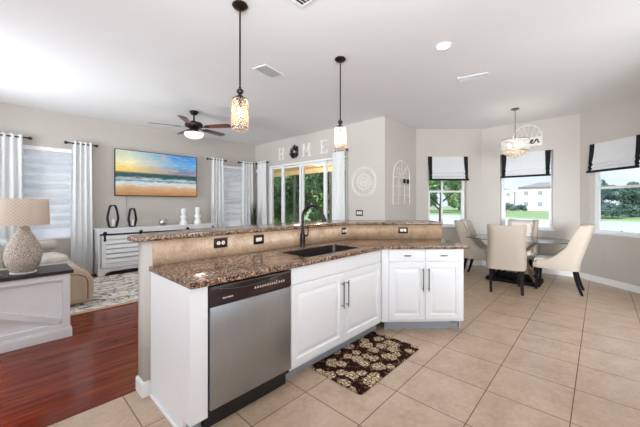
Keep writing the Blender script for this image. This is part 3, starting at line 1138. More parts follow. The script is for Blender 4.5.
# outlets and switches: plate faces -y in its own frame
def wall_plate(name, label, cat, loc, rz, kind, w=0.125, h=0.083):
    e_ = thing(name, label, cat, loc, rz)
    m = MB(); m.box(-w / 2, w / 2, -0.006, 0, -h / 2, h / 2, 0.003); m.build('cover_plate', 'plate', e_)
    m = MB()
    if kind == 'round':
        for x in (-0.021, 0.021):
            m.cyl((x, -0.0058, 0), (x, -0.0085, 0), 0.0165, n=20)
    elif kind == 'square':
        for x in (-0.021, 0.021):
            m.box(x - 0.0165, x + 0.0165, -0.0085, -0.0058, -0.016, 0.016, 0.001)
    elif kind == 'rocker':
        m.box(-0.033, 0.033, -0.0085, -0.0058, -0.0165, 0.0165, 0.001)
    elif kind == 'triple':
        for x in (-0.046, 0, 0.046):
            m.box(x - 0.0165, x + 0.0165, -0.0085, -0.0058, -0.033, 0.033, 0.001)
    elif kind == 'vertical':
        for z in (-0.02, 0.02):
            m.cyl((0, -0.0058, z), (0, -0.0085, z), 0.0165, n=20)
    m.build('receptacle' if kind in ('round', 'square', 'vertical') else 'rocker_switch', 'ivory', e_)
    if kind in ('round', 'square'):
        for x in (-0.021, 0.021):
            m = MB()
            m.box(x - 0.004, x + 0.005, -0.0092, -0.0084, -0.007, -0.005)
            m.box(x - 0.001, x + 0.001, -0.0092, -0.0084, -0.005, 0.007)
            m.build('slot', 'black', e_, smooth=0)
    return e_


wall_plate('outlet', 'bronze double outlet on the tile splash, the nearest one to the dishwasher end', 'outlet', (1.279, 2.356, 1.04), 0, 'round')
wall_plate('light_switch', 'bronze rocker switch plate on the tile splash left of the faucet', 'switch', (1.668, 2.356, 1.035), 0, 'rocker', 0.118, 0.088)
wall_plate('outlet', 'bronze outlet on the tile splash right behind the sink', 'outlet', (2.962, 2.356, 1.03), 0, 'square', 0.10, 0.085)
wall_plate('outlet', 'bronze outlet on the angled tile splash at the far end of the worktop', 'outlet', (3.516, 1.836, 1.035), -PI / 4, 'square', 0.125, 0.08)
wall_plate('light_switch', 'dark triple rocker switch plate on the wall right of the round medallion', 'switch', (SL_X, 3.592, 1.187), -PI / 2, 'triple', 0.175, 0.12)
wo = wall_plate('outlet', 'white wall outlet low on the bay wall under the right window', 'outlet', (7.043, -0.077, 0.485), math.radians(-133.35), 'vertical', 0.07, 0.115)
for c_ in wo.children:
    c_.data.materials[0] = M['wall']

# mat
m = MB(); m.prism(rrect(1.76, 2.72, 1.245, 1.775, 0.025), 0.0, 0.012, bev=0.004)
tag(m.build('kitchen_mat', 'mat'), 'dark brown kitchen mat with cream flowers in front of the sink cabinet', 'mat')

# ------------------------------------------------------------------ pendants
def pendant(loc, zt, zb, r, label):
    e_ = thing('pendant_lamp', label, 'pendant lamp', loc, 0, 'crystal pendants over the bar')
    m = MB(); m.lathe([(0, 0), (0.06, 0), (0.066, -0.012), (0.05, -0.03), (0.018, -0.04), (0, -0.04)], n=24); m.build('ceiling_canopy', 'bronze', e_)
    m = MB(); m.cyl((0, 0, -0.03), (0, 0, zt + 0.085), 0.0075, n=10); m.build('rod', 'bronze', e_)
    m = MB(); m.lathe([(0, 0.10), (0.009, 0.10), (0.012, 0.085), (0.026, 0.075), (0.029, 0.062), (0.024, 0.048), (0.012, 0.04), (0.012, 0.03), (0.028, 0.024), (0.03, 0.012), (0.022, 0.005), (0.03, 0.0), (0.0, -0.0)], (0, 0, zt), n=20)
    m.build('finial', 'bronze', e_)
    m = MB()
    for z in (zt - 0.004, zb + 0.02):
        m.tube([(x, y, z) for x, y in arc(0, 0, r, 0, 2 * PI, 24)[:-1]], 0.003, 6, True)
    for k in range(3):
        a = k * 2 * PI / 3
        m.cyl((r * math.cos(a), r * math.sin(a), zt), (r * math.cos(a), r * math.sin(a), zb + 0.02), 0.0025, n=6)
    for k in range(3):
        a = k * 2 * PI / 3
        m.tube([(0, 0, zt), (r * math.cos(a), r * math.sin(a), zt - 0.004)], 0.003, 6)
    m.build('shade_frame', 'bronze', e_)
    m = MB()
    rows = 15
    cols = 20
    for i in range(rows):
        z = zt - 0.012 - (zt - zb - 0.02) * i / (rows - 1)
        rr = r * (0.94 if i in (0, rows - 1) else 1.0)
        for j in range(cols):
            a = 2 * PI * (j + 0.5 * (i % 2)) / cols
            m.ico((rr * math.cos(a), rr * math.sin(a), z), 0.0088, 1)
    m.build('crystal_shade', 'bead', e_)
    m = MB(); m.lathe([(0, 0.045), (0.008, 0.04), (0.017, 0.01), (0.019, -0.01), (0.012, -0.03), (0, -0.036)], (0, 0, (zt + zb) / 2 + 0.02), n=14)
    m.cyl((0, 0, (zt + zb) / 2 + 0.06), (0, 0, zt - 0.002), 0.013, n=12, mi=1)
    b_ = m.build('bulb', ['bulb', 'bronze'], e_)
    l_ = lamp('pendant_light', 'POINT', (0, 0, (zt + zb) / 2 + 0.02), 1.5, (1, 0.85, 0.66), size=0.045)
    l_.parent = e_
    return e_


pendant((1.378, 2.212, CEIL), 2.255 - CEIL, 1.990 - CEIL, 0.065, 'crystal bead pendant nearer the camera, over the left part of the bar')
pendant((2.681, 2.188, CEIL), 2.252 - CEIL, 1.985 - CEIL, 0.064, 'smaller looking crystal bead pendant hanging above the sink faucet')

# ------------------------------------------------------------------ recessed light and ceiling vents
def can_light(x, y, label):
    e_ = thing('recessed_light', label, 'ceiling light', (x, y, CEIL))
    m = MB(); m.lathe([(0.062, 0.0), (0.085, 0.0), (0.085, -0.006), (0.075, -0.009), (0.062, -0.004)], n=28); m.build('trim_ring', 'white_plastic', e_)
    m = MB(); m.lathe([(0, -0.003), (0.062, -0.003), (0.062, -0.002), (0, -0.002)], n=24); m.build('lens', 'can_glow', e_, smooth=0)
    l_ = lamp('downlight', 'AREA', (0, 0, -0.012), 11, (1, 0.96, 0.9), size=0.12, shape='DISK')
    l_.parent = e_


can_light(3.219, 1.213, 'lit recessed ceiling light above the dining side of the kitchen')


def vent(pts_center, rz, w, d, label, dark=False, n=7):
    e_ = thing('ceiling_vent', label, 'vent', (*pts_center, CEIL), rz)
    m = MB()
    m.box(-w / 2, w / 2, -d / 2, -d / 2 + 0.02, -0.008, 0, 0.002)
    m.box(-w / 2, w / 2, d / 2 - 0.02, d / 2, -0.008, 0, 0.002)
    m.box(-w / 2, -w / 2 + 0.02, -d / 2 + 0.02, d / 2 - 0.02, -0.008, 0, 0.002)
    m.box(w / 2 - 0.02, w / 2, -d / 2 + 0.02, d / 2 - 0.02, -0.008, 0, 0.002)
    m.build('frame', 'ceiling', e_, smooth=0)
    m = MB(); m.box(-w / 2 + 0.02, w / 2 - 0.02, -d / 2 + 0.02, d / 2 - 0.02, -0.001, 0); m.build('backing', 'vent_dark' if dark else 'vent_gap', e_, smooth=0)
    m = MB()
    for k in range(n):
        y = -d / 2 + 0.03 + (d - 0.06) * k / (n - 1)
        m.box(-w / 2 + 0.02, w / 2 - 0.02, -0.011 if not dark else -0.006, 0.011 if not dark else 0.006, -0.001, 0.001,
              mat=Matrix.Translation((0, y, -0.006)) @ Matrix.Rotation(math.radians(30 if not dark else 55), 4, 'X'))
    m.build('slats', 'ceiling', e_, smooth=0)
    return e_


vent((2.33, 3.07), math.radians(11), 0.36, 0.22, 'white ceiling register between the two pendants')
vent((4.28, 1.23), math.radians(-76), 0.36, 0.16, 'white ceiling vent beyond the recessed light')
vent((1.63, 1.75), 0, 0.26, 0.22, 'slotted ceiling vent cut off by the top edge of the photo', True, 6)

# ------------------------------------------------------------------ ceiling fan
fan = thing('ceiling_fan', 'five blade dark wood ceiling fan with a lit glass bowl in the living room', 'ceiling fan', (2.40, 5.38, CEIL))
m = MB(); m.lathe([(0, 0), (0.075, 0), (0.078, -0.015), (0.055, -0.055), (0.022, -0.07), (0, -0.07)], n=24); m.build('ceiling_canopy', 'bronze', fan)
m = MB(); m.cyl((0, 0, -0.06), (0, 0, -0.19), 0.014, n=12); m.build('downrod', 'bronze', fan)
m = MB(); m.lathe([(0, -0.17), (0.03, -0.17), (0.05, -0.19), (0.13, -0.205), (0.155, -0.235), (0.15, -0.275), (0.11, -0.30), (0.075, -0.32), (0.08, -0.355), (0.12, -0.37), (0.14, -0.385), (0, -0.385)], n=28); m.build('motor_housing', 'bronze', fan)
m = MB(); m.lathe([(0.135, -0.387), (0.165, -0.395), (0.165, -0.415), (0.15, -0.45), (0.10, -0.48), (0.04, -0.495), (0, -0.497)], n=28); m.build('glass_bowl', 'fan_glow', fan)
for k in range(5):
    a = math.radians(278 + 72 * k - 46.9)
    R4 = Matrix.Rotation(a, 4, 'Z') @ Matrix.Translation((0, 0, -0.29)) @ Matrix.Rotation(math.radians(-12), 4, 'X')
    ol = [(0.22, -0.05), (0.30, -0.062), (0.55, -0.072), (0.68, -0.070), (0.715, -0.045), (0.72, 0.0), (0.715, 0.045), (0.68, 0.070), (0.55, 0.072), (0.30, 0.062), (0.22, 0.05)]
    m = MB(); m.prism(ol, -0.004, 0.004, bev=0.001); m.xf(R4); bl = m.build('blade', 'blade', fan, smooth=25)
    m = MB(); m.prism([(0.10, -0.018), (0.20, -0.02), (0.27, -0.045), (0.31, 0.0), (0.27, 0.045), (0.20, 0.02), (0.10, 0.018)], -0.010, -0.004, bev=0.001); m.xf(R4); m.build('blade_iron', 'bronze', bl, smooth=25)
l_ = lamp('fan_light', 'POINT', (0, 0, -0.53), 9, (1, 0.92, 0.8), size=0.08); l_.parent = fan

# ------------------------------------------------------------------ living room, television wall
tv = thing('television', 'large wall mounted television showing a beach at sunset', 'television', (2.416, TV_Y - 0.09, 2.017))
m = MB(); m.box(-0.842, 0.842, -0.012, 0.03, -0.480, 0.480, 0.004); m.build('bezel', 'black', tv, smooth=0)
m = MB(); m.box(-0.828, 0.828, -0.0145, -0.0115, -0.463, 0.467); m.build('screen', 'tv_screen', tv, smooth=0)
m = MB(); m.box(-0.3, 0.3, 0.03, 0.089, -0.2, 0.2, 0.004); m.build('wall_bracket', 'black', tv, smooth=0)
m = MB(); m.box(1.782, 1.800, TV_Y - 0.012, TV_Y - 0.0005, 0.90, 1.60, 0.003)
tag(m.build('cable_cover', 'wall', smooth=0), 'thin vertical cable cover running down the wall under the television', 'cable cover')

# console
cs = thing('media_console', 'long white barn door media console under the television', 'console', (2.42, 7.04, 0))
hw = 1.18
m = MB()
m.box(-hw, hw, -0.20, 0.19, 0.865, 0.90, 0.004)
m.box(-hw + 0.01, -hw + 0.045, -0.185, 0.185, 0.02, 0.865)
m.box(hw - 0.045, hw - 0.01, -0.185, 0.185, 0.02, 0.865)
m.box(-hw + 0.045, hw - 0.045, -0.17, 0.185, 0.12, 0.15)
m.box(-hw + 0.045, hw - 0.045, 0.17, 0.185, 0.15, 0.865)
for x in (-0.42, 0.42):
    m.box(x - 0.015, x + 0.015, -0.17, 0.17, 0.15, 0.865)
m.box(-0.405, 0.405, -0.16, 0.17, 0.48, 0.50)
m.box(-hw + 0.045, hw - 0.045, -0.185, -0.165, 0.79, 0.865)
m.build('body', 'barn_white', cs, smooth=0)
m = MB()
m.prism([(-hw, 0), (-hw + 0.09, 0), (-hw + 0.13, 0.055), (-hw + 0.22, 0.085), (hw - 0.22, 0.085), (hw - 0.13, 0.055), (hw - 0.09, 0), (hw, 0), (hw, 0.145), (-hw, 0.145)], -0.012, 0.012)
m.xf(Matrix.Translation((0, -0.19, 0)) @ Matrix.Rotation(PI / 2, 4, 'X'))
m.build('apron_feet', 'barn_white', cs, smooth=0)
m = MB(); m.box(-hw + 0.02, hw - 0.02, -0.236, -0.228, 0.778, 0.803)
m.build('rail', 'black', cs, smooth=0)
for x0, x1 in ((-hw + 0.055, -0.42), (0.42, hw - 0.055)):
    m = MB()
    m.box(x0, x1, -0.225, -0.205, 0.155, 0.235); m.box(x0, x1, -0.225, -0.205, 0.69, 0.765)
    m.box(x0, x0 + 0.075, -0.225, -0.205, 0.235, 0.69); m.box(x1 - 0.075, x1, -0.225, -0.205, 0.235, 0.69)
    nsl = 5
    for k in range(nsl):
        z = 0.28 + k * 0.091
        m.box(x0 + 0.075, x1 - 0.075, -0.007, 0.007, -0.037, 0.037,
              mat=Matrix.Translation((0, -0.213, z)) @ Matrix.Rotation(math.radians(-18), 4, 'X'))
    d_ = m.build('sliding_door', 'barn_white', cs, smooth=0)
    for x in (x0 + 0.05, x1 - 0.05):
        m = MB()
        m.box(x - 0.019, x + 0.019, -0.232, -0.2255, 0.66, 0.80, 0.002)
        m.cyl((x, -0.2365, 0.815), (x, -0.246, 0.815), 0.033, n=18)
        m.box(x - 0.019, x + 0.019, -0.244, -0.2365, 0.80, 0.815); m.box(x - 0.019, x + 0.019, -0.244, -0.228, 0.795, 0.80)
        m.build('hanger_strap', 'black', d_)


# lanterns on the console
def lantern(x, w, h, label):
    e_ = thing('lantern', label, 'lantern', (x, 7.0, 0.90), math.radians(20), 'black lanterns on the media console')
    w2 = w / 2
    ol = [(-0.62 * w2, 0), (0.62 * w2, 0), (w2, 0.42 * h), (0.62 * w2, 0.88 * h), (0.40 * w2, h), (-0.40 * w2, h), (-0.62 * w2, 0.88 * h), (-w2, 0.42 * h)]
    pts = []
    N = len(ol)
    for i in range(N):
        a, b = Vector(ol[i]), Vector(ol[(i + 1) % N])
        for f in (0.12, 0.3, 0.5, 0.7, 0.88):
            q = a.lerp(b, f); pts.append(q)
    for yy in (0,):
        m = MB()
        t_ = 0.019
        ins = [(q.x * (1 - 2.2 * t_ / w), h / 2 + (q.y - h / 2) * (1 - 2.2 * t_ / h)) for q in pts]
        m.prism([(q.x, q.y) for q in pts], -0.026, 0.026, [list(reversed(ins))], bev=0.004)
        m.xf(Matrix.Rotation(PI / 2, 4, 'X'))
        m.xf(Matrix.Translation((0, 0, 0.001)))
        m.build('frame', 'black', e_)
    m = MB(); m.lathe([(0, 0), (0.031, 0), (0.031, h * 0.30), (0.028, h * 0.31), (0, h * 0.305)], (0, 0, 0.033), n=18); m.cyl((0, 0, 0.033 + h * 0.3), (0, 0, 0.045 + h * 0.3), 0.002, n=6)
    m.build('candle', 'white_cer', e_)


lantern(1.512, 0.235, 0.45, 'larger black open lantern with a white candle at the left end of the console')
lantern(1.848, 0.185, 0.385, 'smaller black open lantern with a white candle on the console')
m = MB(); m.lathe([(0, 0), (0.055, 0), (0.078, 0.03), (0.084, 0.07), (0.074, 0.11), (0.066, 0.128), (0.061, 0.126), (0.069, 0.108), (0.077, 0.07), (0.07, 0.035), (0.045, 0.012), (0, 0.012)], n=22)
for z in (0.03, 0.07, 0.112):
    m.tube([(x, y, z) for x, y in arc(0, 0, 0.083 if z == 0.07 else 0.077, 0, 2 * PI, 22)[:-1]], 0.004, 6, True)
cb = m.build('candle_bowl', 'chrome'); cb.location = (2.44, 7.0, 0.90)
tag(cb, 'small round silver candle bowl at the middle of the console', 'candle holder')
PR = [(0, 0), (0.078, 0), (0.082, 0.03), (0.07, 0.075), (0.05, 0.10), (0.055, 0.12), (0.075, 0.16), (0.072, 0.19), (0.045, 0.215), (0.046, 0.24), (0.058, 0.26), (0.056, 0.36), (0.052, 0.365), (0.046, 0.36), (0.046, 0.28), (0, 0.28)]
for x, k, sc2, lb in ((2.885, 0, 1.0, 'white ceramic pillar vase, the left one of the pair on the console'), (3.212, 1, 1.08, 'white stacked ceramic pillar vase nearer the curtain on the console')):
    m = MB(); m.lathe([(r * (1 if k == 0 else 1.0), z * sc2) for r, z in PR], n=22)
    o = m.build('pillar_vase', 'white_cer'); o.location = (x, 7.0, 0.90)
    tag(o, lb, 'vase', 'white vases on the console')

# curtains and their short rods
def curtain(p, q, z0, z1, folds, depth, label, group):
    """cloth panel between two plan points, with folds, as a closed thin sheet"""
    P, Q = Vector(p), Vector(q)
    d = Q - P; L = d.length; d.normalize()
    n = Vector((-d.y, d.x))
    m = MB()
    N = folds * 12
    rows = 14
    rng = random.Random(int(L * 1000) + folds)
    ph = [rng.uniform(-0.5, 0.5) for _ in range(rows + 1)]
    front, back = [], []
    for j in range(rows + 1):
        t = j / rows
        z = z1 + (z0 - z1) * t
        rf, rb = [], []
        for i in range(N + 1):
            s = i / N
            amp = depth * (0.75 + 0.25 * math.sin(7 * s + 3 * t)) * (1.0 if t > 0.03 else 0.85)
            w = math.sin(2 * PI * folds * s + 0.35 * math.sin(3 * t + 5 * s) * t)
            off = amp * w + 0.25 * amp * math.sin(2 * PI * folds * 2 * s + 1) * t
            spread = 1.0 + 0.10 * t
            pos = P + d * (L * (0.5 + (s - 0.5) * spread)) + n * off
            zz = z + (0.012 * abs(math.cos(PI * folds * s * 2)) if j == 0 else 0)
            rf.append((pos.x, pos.y, zz))
            rb.append((pos.x - n.x * 0.004, pos.y - n.y * 0.004, zz))
        front.append(rf); back.append(rb)
    a = m.grid(front); b = m.grid([list(r) for r in back])
    for i in range(N):
        m.b.faces.new((a[0][i], a[0][i + 1], b[0][i + 1], b[0][i]))
        m.b.faces.new((a[-1][i], a[-1][i + 1], b[-1][i + 1], b[-1][i]))
    for j in range(rows):
        m.b.faces.new((a[j][0], a[j + 1][0], b[j + 1][0], b[j][0]))
        m.b.faces.new((a[j][-1], a[j + 1][-1], b[j + 1][-1], b[j][-1]))
    o = m.build('curtain', 'curtain', smooth=60)
    return tag(o, label, 'curtain', group)


def rod(p, q, z, label, wn):
    P, Q = Vector(p), Vector(q)
    e_ = thing('curtain_rod', label, 'curtain rod', (0, 0, 0))
    m = MB(); m.cyl((P.x, P.y, z), (Q.x, Q.y, z), 0.011, n=10); m.build('pole', 'black', e_)
    d = (Q - P).normalized()
    for c_, s_ in ((P, -1), (Q, 1)):
        m = MB(); m.cyl((c_.x, c_.y, z), (c_.x + d.x * s_ * 0.02, c_.y + d.y * s_ * 0.02, z), 0.016, n=10)
        f_ = c_ + d * s_ * 0.04
        m.sph((f_.x, f_.y, z), 0.028, n=12); m.build('finial', 'black', e_)
    m = MB(); mid = (P + Q) / 2
    w_ = Vector(wn)
    m.cyl((mid.x, mid.y, z), (mid.x + w_.x, mid.y + w_.y, z), 0.007, n=8); m.build('bracket', 'black', e_)


CY = TV_Y - 0.10
G1 = 'white curtains on the television wall'
for a, b, lb in ((-0.12, 0.26, 'white curtain at the far left edge of the photo, behind the table lamp'),
                 (0.90, 1.21, 'white curtain between the left window and the television'),
                 (3.63, 3.96, 'white curtain right of the television, left side of the right blind'),
                 (4.50, 4.86, 'white curtain in the room corner, right side of the narrow blind')):
    curtain((a, CY), (b, CY), 0.03, 2.535, 4, 0.036, lb, G1)
for a, b, lb in ((-0.14, 0.31, 'short black rod holding the curtain at the left edge'), (0.86, 1.24, 'short black rod over the curtain just left of the television'),
                 (3.57, 3.99, 'short black rod over the curtain right of the television'), (4.45, 4.83, 'short black rod over the curtain in the room corner')):
    rod((a, CY), (b, CY), 2.50, lb, (0, 0.10))
CX = SL_X - 0.10
curtain((CX, 7.0), (CX, 6.60), 0.03, 2.53, 4, 0.036, 'white curtain left of the sliding doors, beside the corner plant', 'white curtains at the sliding doors')
curtain((CX, 4.25), (CX, 3.90), 0.03, 2.53, 4, 0.036, 'white curtain right of the sliding doors, left of the round medallion', 'white curtains at the sliding doors')
rod((CX, 7.02), (CX, 6.60), 2.50, 'short black rod at the left of the sliding doors', (0.10, 0))
rod((CX, 4.16), (CX, 3.88), 2.50, 'short black rod at the right of the sliding doors', (0.10, 0))


# white banded shades in the two television wall windows
def blind(op, label):
    e_ = thing('window_blind', label, 'blind', ((op[0] + op[1]) / 2, TV_Y + 0.045, 0))
    w2 = (op[1] - op[0]) / 2 - 0.012
    m = MB(); m.box(-w2, w2, -0.04, 0.03, op[3] - 0.075, op[3] - 0.003, 0.004); m.build('valance', 'shutter', e_, smooth=0)
    m = MB(); m.box(-w2, w2, 0.0, 0.002, op[2] + 0.04, op[3] - 0.075); m.build('sheer_panel', 'sheer_panel', e_, smooth=0)
    z = op[3] - 0.13
    while z > op[2] + 0.08:
        m = MB(); m.box(-w2, w2, -0.006, -0.004, z - 0.043, z + 0.043); m.build('fabric_band', 'slat', e_, smooth=0)
        z -= 0.145
    m = MB(); m.box(-w2, w2, -0.025, 0.025, op[2] + 0.018, op[2] + 0.04, 0.004); m.build('bottom_rail', 'shutter', e_, smooth=0)


blind(OPA, 'white banded shade in the left window behind the table lamp')
blind(OPB, 'white banded shade in the narrow window between the right curtains')

# sofa facing right, seen over its near arm
sf = thing('sofa', 'beige leather sofa behind the side table', 'sofa', (0.20, 5.97, 0.0))


def puff(x0, x1, y0, y1, z0, z1, r, seg=4):
    m = MB(); m.box(x0, x1, y0, y1, z0, z1, r, seg=seg); return m


puff(-0.58, 0.62, -0.80, 0.80, 0.05, 0.30, 0.03).build('base', 'leather', sf)
for s_ in (-1, 1):
    y0, y1 = (-0.97, -0.74) if s_ < 0 else (0.74, 0.97)
    m = MB()
    prof = [(-0.60, 0.06), (0.60, 0.06), (0.66, 0.12), (0.675, 0.25), (0.655, 0.38), (0.60, 0.47), (0.48, 0.54), (0.25, 0.585), (-0.2, 0.60), (-0.60, 0.60)]
    m.prism(prof, -0.115, 0.115, bev=0.035)
    m.xf(Matrix.Translation((0, (y0 + y1) / 2, 0)) @ Matrix.Rotation(PI / 2, 4, 'X'))
    am = m.build('arm', 'leather', sf, smooth=50)
    m = MB()
    yo = y0 - 0.0 if s_ < 0 else y1
    pip = [(-0.55, 0.455), (0.40, 0.455), (0.50, 0.44), (0.575, 0.40), (0.60, 0.33), (0.60, 0.10)]
    m.tube([(x, yo, z) for x, z in pip], 0.006, 6)
    m.build('piping', plain('brown_piping', (110, 88, 70), 0.6), am)
puff(-0.62, -0.30, -0.74, 0.74, 0.20, 0.92, 0.09, 5).build('backrest', 'leather', sf)
for k in range(2):
    y0 = -0.73 + k * 0.735
    puff(-0.34, 0.60, y0, y0 + 0.725, 0.30, 0.46, 0.05).build('seat_cushion', 'sofa_grey', sf)
    puff(-0.40, -0.18, y0 + 0.01, y0 + 0.715, 0.46, 0.86, 0.09, 5).build('back_cushion', 'sofa_grey', sf)
m = MB(); m.box(-0.25, 0.25, -0.09, 0.09, 0, 0.16, 0.075, seg=5)
hp = m.build('bolster_cushion', 'sofa_grey'); hp.location = (0.43, 6.78, 0.602); hp.rotation_euler = (0, 0, math.radians(8))
tag(hp, 'grey rolled cushion lying on the far sofa arm', 'cushion')
m = MB(); m.box(-0.10, 0.10, -0.24, 0.24, 0, 0.42, 0.09, seg=5)
pw = m.build('throw_pillow', 'pillow'); pw.location = (0.10, 6.2, 0.462); pw.rotation_euler = (0, math.radians(-16), 0)
tag(pw, 'pale blue pillow on the sofa behind the table lamp', 'pillow')
m = MB(); m.box(-0.20, 0.20, -0.20, 0.20, 0, 0.11, 0.05, seg=5)
t_ = plain('patterned_pillow', (226, 220, 212), 0.85, var=0.12, scale=9)
pw = m.build('throw_pillow', t_); pw.location = (0.50, 6.35, 0.462); pw.rotation_euler = (0.1, 0.0, 0.3)
tag(pw, 'off white patterned cushion lying flat on the sofa seat', 'cushion')

# side table with the barn style brace, lamp on it
st = thing('side_table', 'white farmhouse side table with a dark top and a diagonal brace', 'side table', (-0.08, 4.235, 0))
m = MB(); m.box(-0.60, 0.60, -0.245, 0.245, 0.655, 0.69, 0.004); m.build('table_top', 'dark_top', st, smooth=0)
m = MB(); m.box(-0.57, 0.57, -0.185, 0.215, 0.06, 0.655); m.build('body', 'barn_white', st, smooth=0)
m = MB()
m.box(-0.575, -0.515, -0.222, -0.185, 0.10, 0.655, 0.002); m.box(0.515, 0.575, -0.222, -0.185, 0.10, 0.655, 0.002)
m.box(-0.515, 0.515, -0.222, -0.185, 0.595, 0.655, 0.002); m.box(-0.515, 0.515, -0.222, -0.185, 0.10, 0.15, 0.002)
m.box(-0.03, 0.03, -0.222, -0.185, 0.15, 0.595, 0.002)
m.build('door_frame', 'barn_white', st, smooth=0)
m = MB()
for x0, x1 in ((-0.49, 0.49),):
    ln = math.hypot(0.98, 0.40)
    m.box(-ln / 2, ln / 2, -0.216, -0.185, -0.03, 0.03, 0.002, mat=Matrix.Translation((0, 0, 0.372)) @ Matrix.Rotation(math.atan2(0.40, 0.98), 4, 'Y'))
m.build('diagonal_brace', 'barn_white', st, smooth=0)
m = MB(); m.box(-0.59, 0.59, -0.238, 0.235, 0.0, 0.085, 0.004); m.box(-0.585, 0.585, -0.230, 0.228, 0.085, 0.10, 0.003); m.build('plinth', 'barn_white', st, smooth=0)

lp = thing('table_lamp', 'table lamp with a carved beige round base and lattice drum shade', 'table lamp', (0.155, 4.16, 0.69))
m = MB(); m.lathe([(0, 0), (0.095, 0), (0.10, 0.012), (0.075, 0.018), (0, 0.018)], n=28); m.build('foot', 'white_wood', lp)
m = MB(); m.lathe([(0, 0.016), (0.085, 0.016), (0.100, 0.035), (0.128, 0.095), (0.140, 0.160), (0.137, 0.215), (0.118, 0.28), (0.088, 0.345), (0.062, 0.395), (0.044, 0.44), (0.042, 0.46), (0, 0.46)], n=36); m.build('base', 'lamp_base', lp, smooth=60)
m = MB(); m.cyl((0, 0, 0.435), (0, 0, 0.60), 0.012, n=12); m.build('neck', 'chrome', lp)
m = MB(); m.lathe([(0.197, 0.475), (0.188, 0.73), (0.185, 0.73), (0.194, 0.475), (0.197, 0.475)], n=48); m.build('lamp_shade', 'lamp_shade', lp, smooth=60)
m = MB()
for k in range(3):
    a = k * 2 * PI / 3
    m.tube([(0, 0, 0.60), (0.187 * math.cos(a), 0.187 * math.sin(a), 0.72)], 0.002, 6)
m.build('shade_spider', 'chrome', lp)
m = MB(); m.sph((0, 0, 0.64), 0.03, sz=1.3); m.build('bulb', 'bulb', lp)
l_ = lamp('lamp_light', 'POINT', (0, 0, 0.64), 0.4, (1, 0.82, 0.62), size=0.04); l_.parent = lp
m = MB(); m.box(-0.11, 0.11, -0.05, 0.05, 0, 0.022, 0.006)
tr_ = m.build('wooden_tray', plain('brown_tray_wood', (120, 92, 72), 0.5, var=0.2)); tr_.location = (-0.10, 4.05, 0.69); tr_.rotation_euler = (0, 0, 0.1)
tag(tr_, 'small brown tray beside the lamp foot on the side table', 'tray')

# area rug
rg = thing('area_rug', 'cream area rug with dark scroll pattern in front of the media console', 'rug', (0, 0, 0))
m = MB(); m.box(0.32, 3.7, 4.80, 6.82, 0.0, 0.011, 0.003); m.build('pile', 'rug', rg, smooth=0)
m = MB()
m.box(0.28, 3.74, 4.72, 4.80, 0.0, 0.010, 0.003); m.box(0.28, 0.32, 4.80, 6.82, 0.0, 0.010); m.box(3.70, 3.74, 4.80, 6.82, 0.0, 0.010)
m.build('border', 'rug_edge', rg, smooth=0)

# corner plant
pl = thing('potted_plant', 'tall potted grass plant in the corner left of the sliding doors', 'plant', (4.66, 6.80, 0))
m = MB(); m.lathe([(0, 0), (0.11, 0), (0.14, 0.70), (0.15, 0.74), (0.135, 0.74), (0.125, 0.70), (0, 0.68)], n=20); m.build('planter', 'pot', pl)
m = MB()
rg2 = random.Random(4)
for i in range(90):
    a = rg2.uniform(0, 2 * PI); r0 = rg2.uniform(0, 0.07); h = rg2.uniform(0.35, 0.78); ln = rg2.uniform(0.0, 0.10)
    x, y = r0 * math.cos(a), r0 * math.sin(a)
    ux, uy = math.cos(a), math.sin(a)
    w_ = 0.011
    L_, R2 = [], []
    for j in range(5):
        t = j / 4
        px = x + ux * ln * t * t; py = y + uy * ln * t * t; pz = 0.69 + h * t
        ww = w_ * (1 - t * 0.92)
        L_.append((px - uy * ww, py + ux * ww, pz)); R2.append((px + uy * ww, py - ux * ww, pz))
    m.grid([L_, R2])
m.build('leaves', 'leaf_pot', pl, fix=False)


